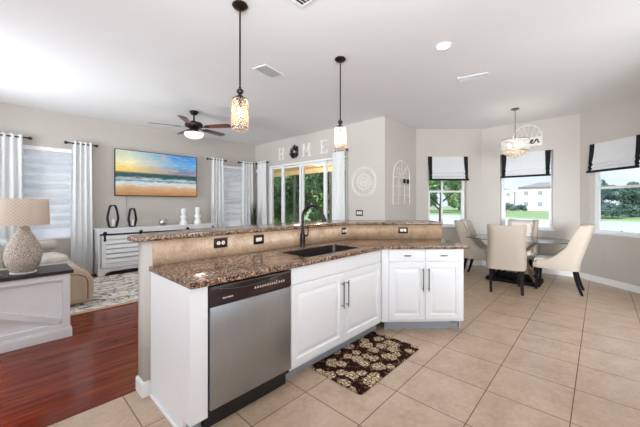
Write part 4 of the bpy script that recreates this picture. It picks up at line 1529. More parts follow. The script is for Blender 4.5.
# ------------------------------------------------------------------ letters, wreath, medallion on the sliding door wall
def letter(ch, y, zc, label, h=0.31):
    """slab letters; local x runs along -y of the wall"""
    m = MB()
    t0, t1 = -0.02, 0.0
    w = {'H': 0.21, 'M': 0.27, 'E': 0.21}[ch]
    B = lambda a, b, c, d: m.box(a, b, t0, t1, c, d, 0.002)
    st = 0.045; sf_ = 0.085; ht = 0.026
    if ch == 'H':
        for x in (-w / 2 + 0.035, w / 2 - 0.035):
            B(x - st / 2, x + st / 2, -h / 2 + ht, h / 2 - ht)
            B(x - sf_ / 2, x + sf_ / 2, -h / 2, -h / 2 + ht); B(x - sf_ / 2, x + sf_ / 2, h / 2 - ht, h / 2)
        B(-w / 2 + 0.035 + st / 2, w / 2 - 0.035 - st / 2, -0.016, 0.016)
    elif ch == 'M':
        for x in (-w / 2 + 0.035, w / 2 - 0.035):
            B(x - st / 2, x + st / 2, -h / 2 + ht, h / 2 - ht)
            B(x - sf_ / 2, x + sf_ / 2, -h / 2, -h / 2 + ht); B(x - sf_ / 2 * 0.8, x + sf_ / 2 * 0.8, h / 2 - ht, h / 2)
        for s_ in (-1, 1):
            xa, xb = s_ * (w / 2 - 0.045), 0
            m.prism([(xa - 0.022, h / 2 - 0.006), (xa + 0.022, h / 2 - 0.006), (xb + 0.02, -h * 0.30), (xb - 0.02, -h * 0.30)], 0.001, 0.0195)
            # tilt the prism into the wall plane below
    elif ch == 'E':
        B(-w / 2 + 0.02, -w / 2 + 0.02 + st, -h / 2 + ht, h / 2 - ht)
        B(-w / 2, w / 2, -h / 2, -h / 2 + ht); B(-w / 2, w / 2, h / 2 - ht, h / 2)
        B(w / 2 - 0.026, w / 2, h / 2 - 0.085, h / 2 - ht); B(w / 2 - 0.026, w / 2, -h / 2 + ht, -h / 2 + 0.085)
        B(-w / 2 + 0.02 + st, w / 2 - 0.06, -0.013, 0.013); B(w / 2 - 0.085, w / 2 - 0.06, -0.04, 0.04)
    if ch == 'M':
        # the slanted strokes were drawn in plan; stand them up
        vs = [v for v in m.b.verts if v.co.z > 0.0 and abs(v.co.z) < 0.02 and abs(v.co.y) > 0.021]
        for v in vs:
            v.co = Vector((v.co.x, -v.co.z, v.co.y))
    o = m.build('wall_letter', 'white_wood', smooth=0)
    o.location = (SL_X - 0.001, y, zc)
    o.rotation_euler = (0, 0, -PI / 2)
    return tag(o, label, 'letter', 'letters spelling a word above the sliding doors')


letter('H', 6.07, 2.672, 'white wooden letter H above the left sliding door panel')
letter('M', 5.13, 2.665, 'white wooden letter M right of the black wreath')
letter('E', 4.57, 2.668, 'white wooden letter E right of the letter M')
wr = thing('wreath', 'black leafy wreath standing in for the letter O', 'wreath', (SL_X - 0.03, 5.545, 2.672), -PI / 2)
m = MB(); m.tube([(x, 0, z) for x, z in arc(0, 0, 0.11, 0, 2 * PI, 28)[:-1]], 0.012, 8, True); m.build('ring', 'black', wr)
m = MB(); rr = random.Random(3)
for i in range(120):
    a = rr.uniform(0, 2 * PI); r = rr.uniform(0.05, 0.16)
    m.sph((r * math.cos(a), rr.uniform(-0.03, 0.015), r * math.sin(a)), rr.uniform(0.018, 0.030), rr.uniform(0.5, 1), 0.35, rr.uniform(0.5, 1), 6)
m.build('leaves', 'black', wr)

md = thing('wall_medallion', 'round white carved medallion on the wall between curtain and corner', 'wall decor', (SL_X - 0.001, 3.475, 1.815), -PI / 2)
m = MB()
for r, w_ in ((0.285, 0.010), (0.262, 0.007), (0.155, 0.009), (0.075, 0.010), (0.045, 0.007)):
    m.tube([(x, -0.012, z) for x, z in arc(0, 0, r, 0, 2 * PI, 48)[:-1]], w_, 8, True)
m.build('rings', 'white_wood', md)
m = MB()
for k in range(16):
    a = 2 * PI * k / 16
    for rc, s_ in ((0.208, 0.048), (0.115, 0.034)):
        pts = []
        for i in range(16):
            b_ = 2 * PI * i / 16
            u, v = s_ * math.cos(b_), s_ * 0.55 * math.sin(b_)
            pts.append(((rc + u) * math.cos(a) - v * math.sin(a), -0.012, (rc + u) * math.sin(a) + v * math.cos(a)))
        m.tube(pts, 0.006, 6, True)
for k in range(40):
    a = 2 * PI * k / 40
    m.sph((0.303 * math.cos(a), -0.010, 0.303 * math.sin(a)), 0.012, 1, 0.6, 1, 6)
m.build('scrollwork', 'white_wood', md)
m = MB(); m.lathe([(0, 0.016), (0.02, 0.014), (0.03, 0.006), (0.03, 0), (0, 0)], n=16); m.xf(Matrix.Rotation(PI / 2, 4, 'X')); m.build('center_boss', 'white_wood', md)

sn = MB(); sn.box(-0.03, 0.03, -0.03, 0, -0.05, 0.05, 0.008)
o = sn.build('motion_sensor', 'white_plastic'); o.location = (SL_X - 0.001, 7.16, 2.31); o.rotation_euler = (0, 0, -PI / 2)
tag(o, 'small white motion sensor high in the room corner', 'sensor')


# arched window frame decor on the nook wall
def arch_decor(name, label, loc, rz, w, h, cols, rows, bars=True):
    e_ = thing(name, label, 'wall decor', loc, rz)
    m = MB()
    r = w / 2
    t_ = 0.011
    path = [(-r, -0.012, 0), (-r, -0.012, h - r)] + [(x, -0.012, h - r + z) for x, z in arc(0, 0, r, PI, 0, 20)[1:-1]] + [(r, -0.012, h - r), (r, -0.012, 0)]
    m.tube(path, t_, 8); m.tube([(-r, -0.012, 0), (r, -0.012, 0)], t_, 8)
    m.build('arch_frame', 'white_wood', e_)
    m = MB()
    for c_ in range(1, cols):
        x = -r + 2 * r * c_ / cols
        m.tube([(x, -0.010, 0), (x, -0.010, h - r)], 0.007, 6)
    for k in range(1, rows + 1):
        z = (h - r) * k / rows
        m.tube([(-r, -0.010, z), (r, -0.010, z)], 0.007, 6)
    m.build('grid_bars', 'white_wood', e_)
    m = MB()
    for a in (PI / 4, PI / 2, 3 * PI / 4):
        m.tube([(0.075 * math.cos(a), -0.010, h - r + 0.075 * math.sin(a)), (r * math.cos(a), -0.010, h - r + r * math.sin(a))], 0.006, 6)
    m.tube([(x, -0.010, h - r + z) for x, z in arc(0, 0, 0.075, 0, PI, 12)], 0.006, 6)
    for a in (PI / 4, 3 * PI / 4):
        m.tube([(x + 0.19 * math.cos(a), -0.010, h - r + 0.19 * math.sin(a) + z) for x, z in arc(0, 0, 0.06, 0, 2 * PI, 16)[:-1]], 0.005, 6, True)
    m.build('scrollwork', 'white_wood', e_)
    return e_


ad_ = arch_decor('arched_window_frame', 'tall white arched window frame decor with a grid, on the nook wall', (5.66, 2.999, 1.365), 0, 0.70, 0.90, 3, 3)
m = MB()
for x in (0.10, 0.255):
    m.box(x - 0.045, x + 0.045, -0.032, -0.018, 0.438, 0.528, 0.01)
m.build('black_tag', 'script', ad_)

# half round decor above the middle bay window, with script
hd = thing('half_round_decor', 'white half round fanlight decor with black script above the middle bay window', 'wall decor', (BAY_X - 0.001, 1.09, 2.555), -PI / 2)
r = 0.25
H0 = 0.17
m = MB()
m.tube([(-r, -0.012, 0), (-r, -0.012, H0)] + [(x, -0.012, H0 + z) for x, z in arc(0, 0, r, PI, 0, 22)[1:-1]] + [(r, -0.012, H0), (r, -0.012, 0)], 0.012, 8)
m.build('arch_frame', 'white_wood', hd)
m = MB(); m.box(-r, r, -0.016, -0.004, -0.012, H0, 0.002); m.build('sign_board', 'white_wood', hd, smooth=0)
m = MB()
xs_ = [-r + 2 * r * k / 6 for k in range(7)]
for k in range(6):
    a, b = xs_[k], xs_[k + 1]
    c_ = (a + b) / 2
    top_ = H0 + math.sqrt(max(0.0, r * r - c_ * c_)) - 0.01
    m.tube([(a, -0.010, H0), (c_, -0.010, top_)], 0.006, 6); m.tube([(b, -0.010, H0), (c_, -0.010, top_)], 0.006, 6)
m.build('fan_bars', 'white_wood', hd)
m = MB()
def stroke(pts, r_=0.011):
    m.tube([(x, -0.018, z) for x, z in pts], r_, 6)
e0 = 0.06
stroke([(e0, 0.062), (e0 + 0.035, 0.085), (e0 + 0.045, 0.105), (e0 + 0.03, 0.12), (e0 + 0.008, 0.10), (e0 + 0.004, 0.065), (e0 + 0.02, 0.04), (e0 + 0.05, 0.045), (e0 + 0.075, 0.07)])
stroke([(e0 + 0.075, 0.07), (e0 + 0.09, 0.115), (e0 + 0.098, 0.128), (e0 + 0.102, 0.108), (e0 + 0.125, 0.115), (e0 + 0.122, 0.075), (e0 + 0.13, 0.05), (e0 + 0.155, 0.058)])
stroke([(e0 - 0.05, 0.05), (e0 - 0.02, 0.045), (e0, 0.062)], 0.007)
m.build('script_lettering', 'script', hd)

# ------------------------------------------------------------------ roman shades on the bay windows
def roman(loc, rz, w, z0, label):
    e_ = thing('roman_shade', label, 'roman shade', (loc[0], loc[1], 0), rz, 'roman shades on the bay windows')
    dz = 2.43 - z0
    prof = [(0.0, -0.022), (0.33, -0.034), (0.56, -0.050), (0.66, -0.062), (0.70, -0.056), (0.715, -0.044), (0.76, -0.060), (0.82, -0.074), (0.85, -0.066), (0.86, -0.054), (0.92, -0.074), (1.0, -0.086)]
    P = [(y, 2.43 - dz * s) for s, y in prof]

    def sheet(m, x0, x1, pts, th, off, wob=0.0):
        f = [[(x0 + wob * (y + 0.05), y - off, z) for y, z in pts], [(x1 - wob * (y + 0.05), y - off, z) for y, z in pts]]
        b = [[(x0 + wob * (y + 0.05), y - off + th, z) for y, z in pts], [(x1 - wob * (y + 0.05), y - off + th, z) for y, z in pts]]
        A = m.grid(f); B = m.grid(b)
        n = len(pts)
        for j in range(n - 1):
            for i in (0, 1):
                m.b.faces.new((A[i][j], A[i][j + 1], B[i][j + 1], B[i][j]))
        m.b.faces.new((A[0][0], A[1][0], B[1][0], B[0][0])); m.b.faces.new((A[0][-1], A[1][-1], B[1][-1], B[0][-1]))
    m = MB(); sheet(m, -w / 2 + 0.01, w / 2 - 0.01, P, 0.004, 0.0); m.build('fabric', 'roman', e_, smooth=25)
    m = MB()
    sheet(m, -w / 2, -w / 2 + 0.072, P, 0.008, 0.003, -0.35); sheet(m, w / 2 - 0.072, w / 2, P, 0.008, 0.003, -0.35)
    yb = P[-1][0]
    m.box(-w / 2 - 0.012, w / 2 + 0.012, yb - 0.004, yb + 0.008, z0 - 0.006, z0 + 0.034, 0.002)
    m.build('black_trim', 'script', e_, smooth=0)
    m = MB(); m.box(-w / 2 + 0.01, w / 2 - 0.01, -0.02, 0.0, 2.40, 2.43); m.build('headrail', 'roman', e_, smooth=0)


def on_wall(fr, s):
    return (fr[0] + fr[1] * s)


a1 = on_wall(frame1, (W1[0] + W1[1]) / 2); a2 = on_wall(frame2, (W2[0] + W2[1]) / 2); a3 = on_wall(frame3, (W3[0] + W3[1]) / 2)
roman(a1, math.radians(-46.65), 0.87, 1.895, 'white roman shade with black trim on the left bay window with green trees')
roman(a2, -PI / 2, 0.82, 1.925, 'white roman shade with black trim behind the chandelier')
roman(a3, math.radians(-133.35), 0.82, 1.925, 'white roman shade with black trim on the rightmost window, cut by the photo edge')

# ------------------------------------------------------------------ dining table
M['glass_mix'] = M['table_glass']
M['champagne'] = plain('antique_gold_metal', (150, 124, 104), 0.3, 0.7)
dt = thing('dining_table', 'oval glass top dining table on a dark base in the bay', 'dining table', (6.28, 1.12, 0))
ov = [(0.58 * math.cos(a), 0.86 * math.sin(a)) for a in [2 * PI * i / 72 for i in range(72)]]
m = MB(); m.prism(ov, 0.748, 0.760)
for f in m.b.faces:
    if abs(f.normal.z) < 0.5:
        f.material_index = 1
m.build('glass_top', ['table_glass', 'glass_edge'], dt, smooth=30)
m = MB(); m.prism(rrect(-0.26, 0.26, -0.40, 0.40, 0.03), 0.0, 0.055, bev=0.006); m.build('plinth', 'leg_dark', dt)
m = MB()
for sx in (-1, 1):
    for sy in (-1, 1):
        pth = [(sx * 0.20, sy * 0.34, 0.055), (sx * 0.15, sy * 0.27, 0.16), (sx * 0.07, sy * 0.14, 0.36), (sx * 0.09, sy * 0.17, 0.55), (sx * 0.20, sy * 0.36, 0.745)]
        m.tube(pth, 0.024, 8)
m.build('curved_supports', 'champagne', dt)
m = MB(); m.box(-0.06, 0.06, -0.30, 0.30, 0.055, 0.14, 0.01); m.box(-0.10, 0.10, -0.13, 0.13, 0.30, 0.42, 0.02); m.build('center_block', 'leg_dark', dt, smooth=0)


# dining chairs: local +x is the front
def make_chair(label):
    e_ = thing('dining_chair', label, 'chair', (0, 0, 0), 0, 'upholstered dining chairs around the glass table')
    # plan path of the shell, from the right front round the back to the left front
    hw, xb, xf_, rc = 0.262, -0.29, 0.24, 0.10
    path = []
    for i in range(18):
        path.append((xf_ + (xb + rc - xf_) * i / 18, -hw))
    path += [(xb + rc + rc * math.cos(a), -hw + rc + rc * math.sin(a)) for a in [1.5 * PI - PI / 2 * i / 6 for i in range(7)]]
    for i in range(1, 8):
        path.append((xb, -hw + rc + (2 * hw - 2 * rc) * i / 8))
    path += [(xb + rc + rc * math.cos(a), hw - rc + rc * math.sin(a)) for a in [PI - PI / 2 * i / 6 for i in range(7)]]
    for i in range(1, 19):
        path.append((xb + rc + (xf_ - xb - rc) * i / 18, hw))
    N = len(path)

    def height(x):
        K_ = [(-0.29, 1.05), (-0.10, 1.05), (-0.088, 0.93), (-0.08, 0.83), (-0.055, 0.72), (0.015, 0.60), (0.09, 0.525), (0.15, 0.495), (0.4, 0.47)]
        for (x0, h0), (x1, h1) in zip(K_, K_[1:]):
            if x <= x1:
                return h0 + (h1 - h0) * max(0.0, (x - x0) / (x1 - x0))
        return 0.47

    def warp(x, y, z):
        t = max(0.0, z - 0.42)
        x2 = x - 0.17 * (t / 0.62) ** 1.15
        u = (z - 0.36) / 0.69
        sy = 1.0 + 0.02 * math.sin(PI * u) - 0.10 * math.sin(PI * min(1, max(0, (u - 0.2) / 0.8))) + 0.0 * u
        return (x2, y * sy, z)

    rows = []
    TH = 0.058
    for i, (x, y) in enumerate(path):
        a = path[max(0, i - 1)]; b = path[min(N - 1, i + 1)]
        tx, ty = b[0] - a[0], b[1] - a[1]
        l = math.hypot(tx, ty); nx, ny = -ty / l, tx / l      # inward
        # inward must point to the chair centre
        if nx * (0.0 - x) + ny * (0.0 - y) < 0:
            nx, ny = -nx, -ny
        H_ = height(x)
        if abs(y) < hw - 0.001 and x < xb + rc:
            H_ = 1.045 + 0.02 * (abs(y) / hw) ** 2
        z0 = 0.355
        sec = []
        for k in range(8):
            z = z0 + (H_ - 0.03 - z0) * k / 7
            bul = -0.012 * math.sin(PI * k / 7)
            sec.append((x + nx * bul, y + ny * bul, z))
        for q in range(1, 6):
            a_ = PI - PI * q / 6
            r_ = TH / 2
            sec.append((x + nx * (r_ + r_ * math.cos(a_)), y + ny * (r_ + r_ * math.cos(a_)), H_ - 0.03 + 0.03 * math.sin(a_)))
        for k in range(8):
            z = H_ - 0.03 - (H_ - 0.03 - z0) * k / 7
            sec.append((x + nx * TH, y + ny * TH, z))
        rows.append([warp(*p) for p in sec])
    m = MB()
    V = m.grid(rows)
    for i in range(N - 1):
        m.b.faces.new((V[i][0], V[i + 1][0], V[i + 1][-1], V[i][-1]))
    m.b.faces.new(V[0]); m.b.faces.new(V[-1])
    m.build('outer_shell', 'linen_back', e_, smooth=60)
    # tufted inner back
    m = MB()
    R_, C_ = 26, 26
    fr, bk = [], []
    tufts = []
    for r_ in range(5):
        for c_ in range(3 + (r_ % 2)):
            yy = (-0.13 + 0.13 * c_) if r_ % 2 == 0 else (-0.195 + 0.13 * c_)
            tufts.append((yy, 0.60 + 0.088 * r_))
    for i in range(R_ + 1):
        z = 0.47 + (1.015 - 0.47) * i / R_
        a, b = [], []
        for j in range(C_ + 1):
            y = -0.212 + 0.424 * j / C_
            dist = min(math.hypot(y - ty, (z - tz)) for ty, tz in tufts)
            dep = 0.045 - 0.026 * math.exp(-(dist / 0.028) ** 2)
            edge = min(1.0, min(j, C_ - j) / 2.5, (R_ - i) / 2.0)
            dep *= (0.15 + 0.85 * edge ** 0.5)
            corner = max(0.0, abs(y) - 0.15)
            x = -0.29 + TH + dep + 2.2 * corner * corner * 4
            a.append(warp(x, y, z)); b.append(warp(-0.29 + TH - 0.01 + 2.2 * corner * corner * 4, y, z))
        fr.append(a); bk.append(b)
    A = m.grid(fr); B = m.grid(bk)
    for j in range(C_):
        for i in (0, R_):
            m.b.faces.new((A[i][j], A[i][j + 1], B[i][j + 1], B[i][j]))
    for i in range(R_):
        for j in (0, C_):
            m.b.faces.new((A[i][j], A[i + 1][j], B[i + 1][j], B[i][j]))
    bk_ = m.build('tufted_back', 'linen', e_, smooth=60)
    m = MB()
    for ty, tz in tufts:
        p = warp(-0.29 + TH + 0.021, ty, tz)
        m.sph(p, 0.010, 0.6, 1, 1, 8)
    m.build('tuft_buttons', 'linen_back', bk_)
    m = MB(); m.box(-0.235, 0.285, -0.215, 0.215, 0.36, 0.50, 0.04, seg=4); m.build('seat', 'linen', e_, smooth=60)
    m = MB(); m.box(0.225, 0.29, -0.262, 0.262, 0.355, 0.44, 0.02, seg=3); m.build('front_rail', 'linen_back', e_, smooth=60)
    for sx, sy in ((1, 1), (1, -1), (-1, 1), (-1, -1)):
        m = MB()
        secs = []
        for k in range(7):
            t = k / 6
            z = 0.362 * (1 - t)
            if sx > 0:
                x = 0.235 + 0.012 * t; hs = 0.024 - 0.008 * t
            else:
                x = -0.225 - 0.035 * t - 0.055 * t * t; hs = 0.024 - 0.007 * t
            y = sy * (0.205 + 0.0 * t)
            secs.append([(x - hs, y - hs, z), (x + hs, y - hs, z), (x + hs, y + hs, z), (x - hs, y + hs, z), (x - hs, y - hs, z)])
        V = [[m.b.verts.new(p) for p in s_[:4]] for s_ in secs]
        for a, b in zip(V, V[1:]):
            for q in range(4):
                m.b.faces.new((a[q], a[(q + 1) % 4], b[(q + 1) % 4], b[q]))
        m.b.faces.new(V[0]); m.b.faces.new(V[-1])
        m.build('leg', 'leg_dark', e_, smooth=40)
    return e_


chairs = [((5.59, 1.12), 14, 'taupe upholstered dining chair in front of the table, seen from its plain back'),
          ((6.22, 1.62), -90, 'tufted dining chair at the left end of the glass table beside the peninsula'),
          ((6.13, 0.505), 90, 'dining chair seen side on at the right end of the glass table'),
          ((6.86, 1.13), 180, 'tufted dining chair on the far side of the table under the middle window')]
ch0 = make_chair(chairs[0][2])
for i, (p, a, lb) in enumerate(chairs):
    o = ch0 if i == 0 else copy_tree(ch0)
    o.location = (p[0], p[1], 0); o.rotation_euler = (0, 0, math.radians(a)); o['label'] = lb

# chandelier over the table
cd = thing('chandelier', 'drum shade crystal chandelier with lit bulbs above the dining table', 'chandelier', (6.20, 1.09, CEIL))
m = MB(); m.lathe([(0, 0), (0.062, 0), (0.066, -0.012), (0.03, -0.028), (0, -0.03)], n=24); m.build('ceiling_canopy', 'nickel', cd)
m = MB(); m.cyl((0, 0, -0.02), (0, 0, -0.56), 0.006, n=8); m.build('rod', 'nickel', cd)
Z0, Z1, R_ = 2.30 - CEIL, 2.50 - CEIL, 0.208
m = MB(); m.lathe([(R_, Z0), (R_, Z1)], n=64); m.build('drum_shade', 'sheer', cd, smooth=60, fix=False)
m = MB()
for z in (Z0, Z1):
    m.tube([(x, y, z) for x, y in arc(0, 0, R_, 0, 2 * PI, 48)[:-1]], 0.006, 6, True)
for k in range(4):
    a = k * PI / 2 + 0.4
    m.tube([(0, 0, Z1 - 0.02), (R_ * math.cos(a), R_ * math.sin(a), Z1)], 0.004, 6)
m.tube([(0, 0, Z1 - 0.02), (0, 0, Z0 + 0.04)], 0.009, 8)
for k in range(5):
    a = 2 * PI * k / 5 + 0.9
    m.tube([(0, 0, Z0 + 0.05), (0.07 * math.cos(a), 0.07 * math.sin(a), Z0 + 0.03), (0.105 * math.cos(a), 0.105 * math.sin(a), Z0 + 0.06)], 0.005, 6)
m.build('frame', 'chrome', cd)
for k in range(5):
    a = 2 * PI * k / 5 + 0.9
    m = MB(); m.lathe([(0, 0), (0.010, 0), (0.017, 0.02), (0.018, 0.035), (0.010, 0.06), (0, 0.072)], (0.105 * math.cos(a), 0.105 * math.sin(a), Z0 + 0.075), n=12)
    m.build('bulb', 'bulb', cd)
m = MB()
for ring, (r_, dz, n_) in enumerate(((0.195, 0.045, 26), (0.15, 0.075, 20), (0.11, 0.105, 15), (0.065, 0.13, 10), (0.02, 0.15, 4))):
    for j in range(n_):
        a = 2 * PI * j / n_ + ring * 0.2
        k_ = int(dz / 0.022)
        for q in range(k_):
            m.ico((r_ * math.cos(a), r_ * math.sin(a), Z0 - 0.005 - q * 0.022), 0.0085 if q < k_ - 1 else 0.011, 1)
m.build('crystal_strands', 'bead', cd)['kind'] = 'stuff'
l_ = lamp('chandelier_light', 'POINT', (0, 0, Z0 + 0.11), 5, (1, 0.93, 0.84), size=0.12); l_.parent = cd

# ------------------------------------------------------------------ lanai and garden
m = MB(); m.prism([(5.22, 3.2), (8.3, 3.2), (8.3, 13.0), (5.22, 13.0)], 2.72, 2.82)
struct(m.build('ceiling_lanai', 'lanai', smooth=0))
m = MB(); m.prism([(5.22, 3.2), (8.3, 3.2), (8.3, 13.0), (5.22, 13.0)], -0.12, -0.02)
struct(m.build('floor_lanai', 'deck', smooth=0))
m = MB(); m.box(8.14, 8.3, 3.2, 13.0, 2.55, 2.72)
struct(m.build('trim_3', 'lanai', smooth=0))
for y, lb in ((7.15, 'dark bronze screen post seen beside the right curtain'), (9.12, 'dark bronze screen post seen through the sliding doors')):
    m = MB(); m.box(8.18, 8.26, y - 0.035, y + 0.035, -0.02, 2.55, 0.004); m.box(8.16, 8.28, y - 0.055, y + 0.055, -0.02, 0.0)
    o = m.build('screen_post', 'post', smooth=0)
    tag(o, lb, 'post', 'lanai posts')
for (x, y), lb in (((6.9, 7.6), 'lit lanai ceiling light seen through the left door panel'), ((7.3, 6.9), 'lit lanai ceiling light seen through the right door panel')):
    e_ = thing('lanai_light', lb, 'ceiling light', (x, y, 2.72))
    m = MB(); m.lathe([(0, 0), (0.11, 0), (0.12, -0.02), (0.11, -0.03), (0, -0.03)], n=20); m.build('base', 'white_plastic', e_)
    m = MB(); m.lathe([(0.10, -0.03), (0.09, -0.06), (0.05, -0.08), (0, -0.085)], n=20); m.build('globe', 'fan_glow', e_)
    l_ = lamp('lanai_lamp', 'POINT', (0, 0, -0.15), 30, (1, 0.86, 0.62), size=0.08); l_.parent = e_

m = MB()
m.grid([[(4.0, 14, -0.2), (15.0, 14, -0.35), (16.0, 14, -0.85)], [(4.0, 3.25, -0.2), (15.0, 5, -0.35), (16.3, 5, -0.85)], [(7.6, 3.2, -0.2), (15.0, 1, -0.35), (16.2, 1, -0.85)], [(7.6, -30, -0.2), (15.0, -30, -0.35), (16.0, -30, -0.85)]])
g_ = m.build('near_lawn', 'grass', smooth=0); g_['kind'] = 'structure'
m = MB()
m.grid([[(3.0, 45, -0.2), (90, 90, 0.5)], [(3, 14, -0.2), (60, 60, 0.2)], [(16, 13.9, -0.3), (40, 26, -0.1)]])
g_ = m.build('side_lawn', 'grass', smooth=0); g_['kind'] = 'structure'
m = MB(); m.poly([(14, -60, -0.78), (75, -60, -0.78), (75, 40, -0.78), (14, 40, -0.78)])
w_ = m.build('lake', 'water', smooth=0); w_['kind'] = 'structure'
m = MB()
bank = [(51, -60), (51, -6), (51, -2), (51.5, 4), (52, 9), (55, 15), (60, 21), (58, 30), (46, 38)]
m.grid([[(x, y, -0.85), (x + 0.6, y, -0.55), (x + 22, y * 1.3, -0.35), (x + 90, y * 2.4, 0.2)] for x, y in bank])
g_ = m.build('far_lawn', 'grass', smooth=0); g_['kind'] = 'structure'


# trees: crown of leaf blades on a branching trunk
def crown_mesh(seed, n, rx, ry, rz, leaf, clumps=22):
    rr = random.Random(seed)
    m = MB()
    cl = []
    for i in range(clumps):
        while True:
            p = Vector((rr.uniform(-1, 1), rr.uniform(-1, 1), rr.uniform(-1, 1)))
            if 0.25 < p.length < 1:
                break
        cl.append((Vector((p.x * rx, p.y * ry, p.z * rz)) * 0.82, rr.uniform(0.22, 0.42)))
    for i in range(n):
        c_, s_ = rr.choice(cl)
        d = Vector((rr.gauss(0, 1), rr.gauss(0, 1), rr.gauss(0, 1))).normalized() * (rr.random() ** 0.4)
        p = c_ + Vector((d.x * rx * s_, d.y * ry * s_, d.z * rz * s_))
        nrm = (d + Vector((rr.gauss(0, .5), rr.gauss(0, .5), rr.gauss(0.3, .5)))).normalized()
        t1 = nrm.orthogonal().normalized()
        t1 = Matrix.Rotation(rr.uniform(0, 6.28), 3, nrm) @ t1
        t2 = nrm.cross(t1)
        l_ = leaf * rr.uniform(0.6, 1.3)
        m.poly([p - t1 * l_, p - t2 * l_ * 0.4, p + t1 * l_, p + t2 * l_ * 0.4])
    return m


def trunk_mesh(seed, h, r, spread):
    rr = random.Random(seed)
    m = MB()
    m.tube([(0, 0, -0.4), (rr.uniform(-.05, .05), 0, h * 0.5), (rr.uniform(-.1, .1), rr.uniform(-.1, .1), h)], [r, r * 0.8, r * 0.6], 8)
    for k in range(5):
        a = 2 * PI * k / 5 + rr.uniform(-.4, .4)
        z = h * rr.uniform(0.55, 0.95)
        m.tube([(0, 0, z), (spread * 0.5 * math.cos(a), spread * 0.5 * math.sin(a), z + spread * 0.45), (spread * math.cos(a), spread * math.sin(a), z + spread * 0.8)], [r * 0.5, r * 0.35, r * 0.15], 6)
    return m


def make_tree(name, seed, n, dims, leaf, th, tr, mat, label, group, loc, rz=0, crown_z=None):
    e_ = thing(name, label, 'tree', loc, rz, group)
    m = crown_mesh(seed, n, *dims, leaf)
    m.xf(Matrix.Translation((0, 0, crown_z if crown_z is not None else th + dims[2] * 0.75)))
    m.build('crown', mat, e_, smooth=0, fix=False)
    trunk_mesh(seed + 50, th, tr, dims[0] * 0.6).build('trunk', 'trunk', e_)
    return e_


LB1 = 'leafy green tree in the dense row behind the sliding doors'
t1 = make_tree('garden_tree', 1, 8000, (1.85, 1.85, 2.5), 0.16, 1.6, 0.11, 'leaf', LB1, 'trees behind the sliding doors', (9.7, 13.4, -0.2), 0, 3.2)
for x, y, a, s_ in ((12.5, 10.5, 1.2, 0.98), (13.6, 15.6, 2.6, 1.2), (17.2, 12.2, 4.0, 1.25), (11.3, 19.6, 5.1, 1.3)):
    o = copy_tree(t1); o.location = (x, y, -0.25); o.rotation_euler = (0, 0, a); o.scale = (s_, s_, s_)
b1 = thing('garden_bush', 'low green bush under the trees behind the sliding doors', 'bush', (9.7, 10.0, -0.2), 0, 'bushes behind the sliding doors')
crown_mesh(9, 3500, 1.1, 1.1, 0.8, 0.10, 16).xf(Matrix.Translation((0, 0, 0.7))).build('foliage', 'leaf', b1, smooth=0, fix=False)
m = MB(); m.tube([(0, 0, -0.2), (0, 0, 0.6)], [0.05, 0.03], 6); m.build('stem', 'trunk', b1)
for x, y, a in ((11.4, 8.2, 1.0), (8.6, 13.2, 2.0), (14.8, 9.6, 2.6), (11.6, 13.4, 3.0), (15.2, 13.2, 4.0), (13.0, 18.4, 5.0)):
    o = copy_tree(b1); o.location = (x, y, -0.25); o.rotation_euler = (0, 0, a); o.scale = (1.25, 1.25, 1.6)

make_tree('lakeside_tree', 21, 6500, (2.6, 2.6, 2.0), 0.17, 3.3, 0.10, 'leaf', 'tree with a straight trunk on the near shore, seen in the left bay window', None, (18.3, 7.1, -0.9), 0, 5.0)
t2 = make_tree('far_tree', 31, 6000, (3.5, 3.5, 3.9), 0.38, 2.0, 0.2, 'leaf', 'tall tree on the far bank seen in the left bay window', 'trees across the lake beyond the left bay window', (62, 27.8, -0.5), 0, 4.6)
for x, y, a, s_ in ((62, 18.6, 1.3, 1.0), (73, 32.5, 2.2, 1.15), (73, 22.8, 3.0, 1.15), (84, 27.5, 0.5, 1.3)):
    o = copy_tree(t2); o.location = (x, y, -0.5); o.rotation_euler = (0, 0, a); o.scale = (s_, s_, s_)
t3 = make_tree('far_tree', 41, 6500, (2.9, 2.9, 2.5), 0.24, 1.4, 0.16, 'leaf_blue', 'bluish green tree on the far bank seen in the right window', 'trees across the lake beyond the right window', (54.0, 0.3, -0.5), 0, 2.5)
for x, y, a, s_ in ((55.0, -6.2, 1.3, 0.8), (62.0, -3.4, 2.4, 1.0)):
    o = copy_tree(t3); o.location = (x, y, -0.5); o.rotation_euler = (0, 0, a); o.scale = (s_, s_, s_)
m = MB(); m.tube([(18.9, -0.15, -0.85), (19.25, -0.45, -0.35), (19.5, -0.75, 0.1)], [0.09, 0.08, 0.06], 8)
tag(m.build('leaning_trunk', 'trunk'), 'leaning bare trunk at the water edge seen in the right window', 'trunk')

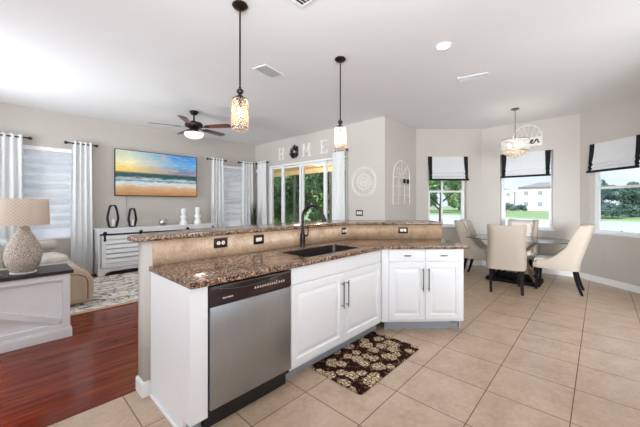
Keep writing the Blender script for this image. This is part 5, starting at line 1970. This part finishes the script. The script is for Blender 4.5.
# houses across the lake
def far_house(loc, rz, w, d, h, label, nwin, roof=1.3):
    e_ = thing('far_house', label, 'house', loc, rz)
    m = MB(); m.box(-d / 2, d / 2, -w / 2, w / 2, -0.6, h); m.build('walls', 'house', e_, smooth=0)
    m = MB()
    a, b = d / 2 + 0.4, w / 2 + 0.4
    m.b.verts.ensure_lookup_table()
    V = [m.b.verts.new(p) for p in ((-a, -b, h), (a, -b, h), (a, b, h), (-a, b, h), (0, -b + a, h + roof), (0, b - a, h + roof))]
    for f in ((0, 1, 4), (1, 2, 5, 4), (2, 3, 5), (3, 0, 4, 5), (3, 2, 1, 0)):
        m.b.faces.new([V[i] for i in f])
    m.build('roof', 'roof', e_, smooth=0)
    for k in range(nwin):
        y = -w / 2 + w * (k + 0.5) / nwin
        for z in (0.9, 3.6):
            if z + 1.3 > h:
                continue
            m = MB(); m.box(-d / 2 - 0.05, -d / 2 + 0.1, y - 0.55, y + 0.55, z, z + 1.25); f_ = m.build('window', 'trim', e_, smooth=0)
            m = MB(); m.box(-d / 2 - 0.08, -d / 2 - 0.045, y - 0.45, y + 0.45, z + 0.1, z + 1.15); m.build('pane', 'house_glass', f_, smooth=0)


far_house((92, 9.5, -0.2), 0.12, 11, 8, 5.6, 'pale two storey house across the lake, the right one in the middle window', 4)
far_house((101, 24.5, -0.2), 0.12, 13, 8, 5.4, 'pale two storey house across the lake, the left one in the middle window', 5)
b2 = thing('garden_bush', 'bush in front of the far houses in the middle window', 'bush', (86, 17.0, -0.3), 0, 'bushes in front of the far houses')
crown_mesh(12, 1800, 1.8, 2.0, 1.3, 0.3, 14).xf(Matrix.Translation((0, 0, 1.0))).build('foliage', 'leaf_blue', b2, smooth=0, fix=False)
m = MB(); m.tube([(0, 0, -0.2), (0, 0, 0.8)], [0.1, 0.06], 6); m.build('stem', 'trunk', b2)
for x, y, s_ in ((85, 14.0, 0.8), (87, 19.8, 0.7)):
    o = copy_tree(b2); o.location = (x, y, -0.3); o.scale = (s_, s_, s_)
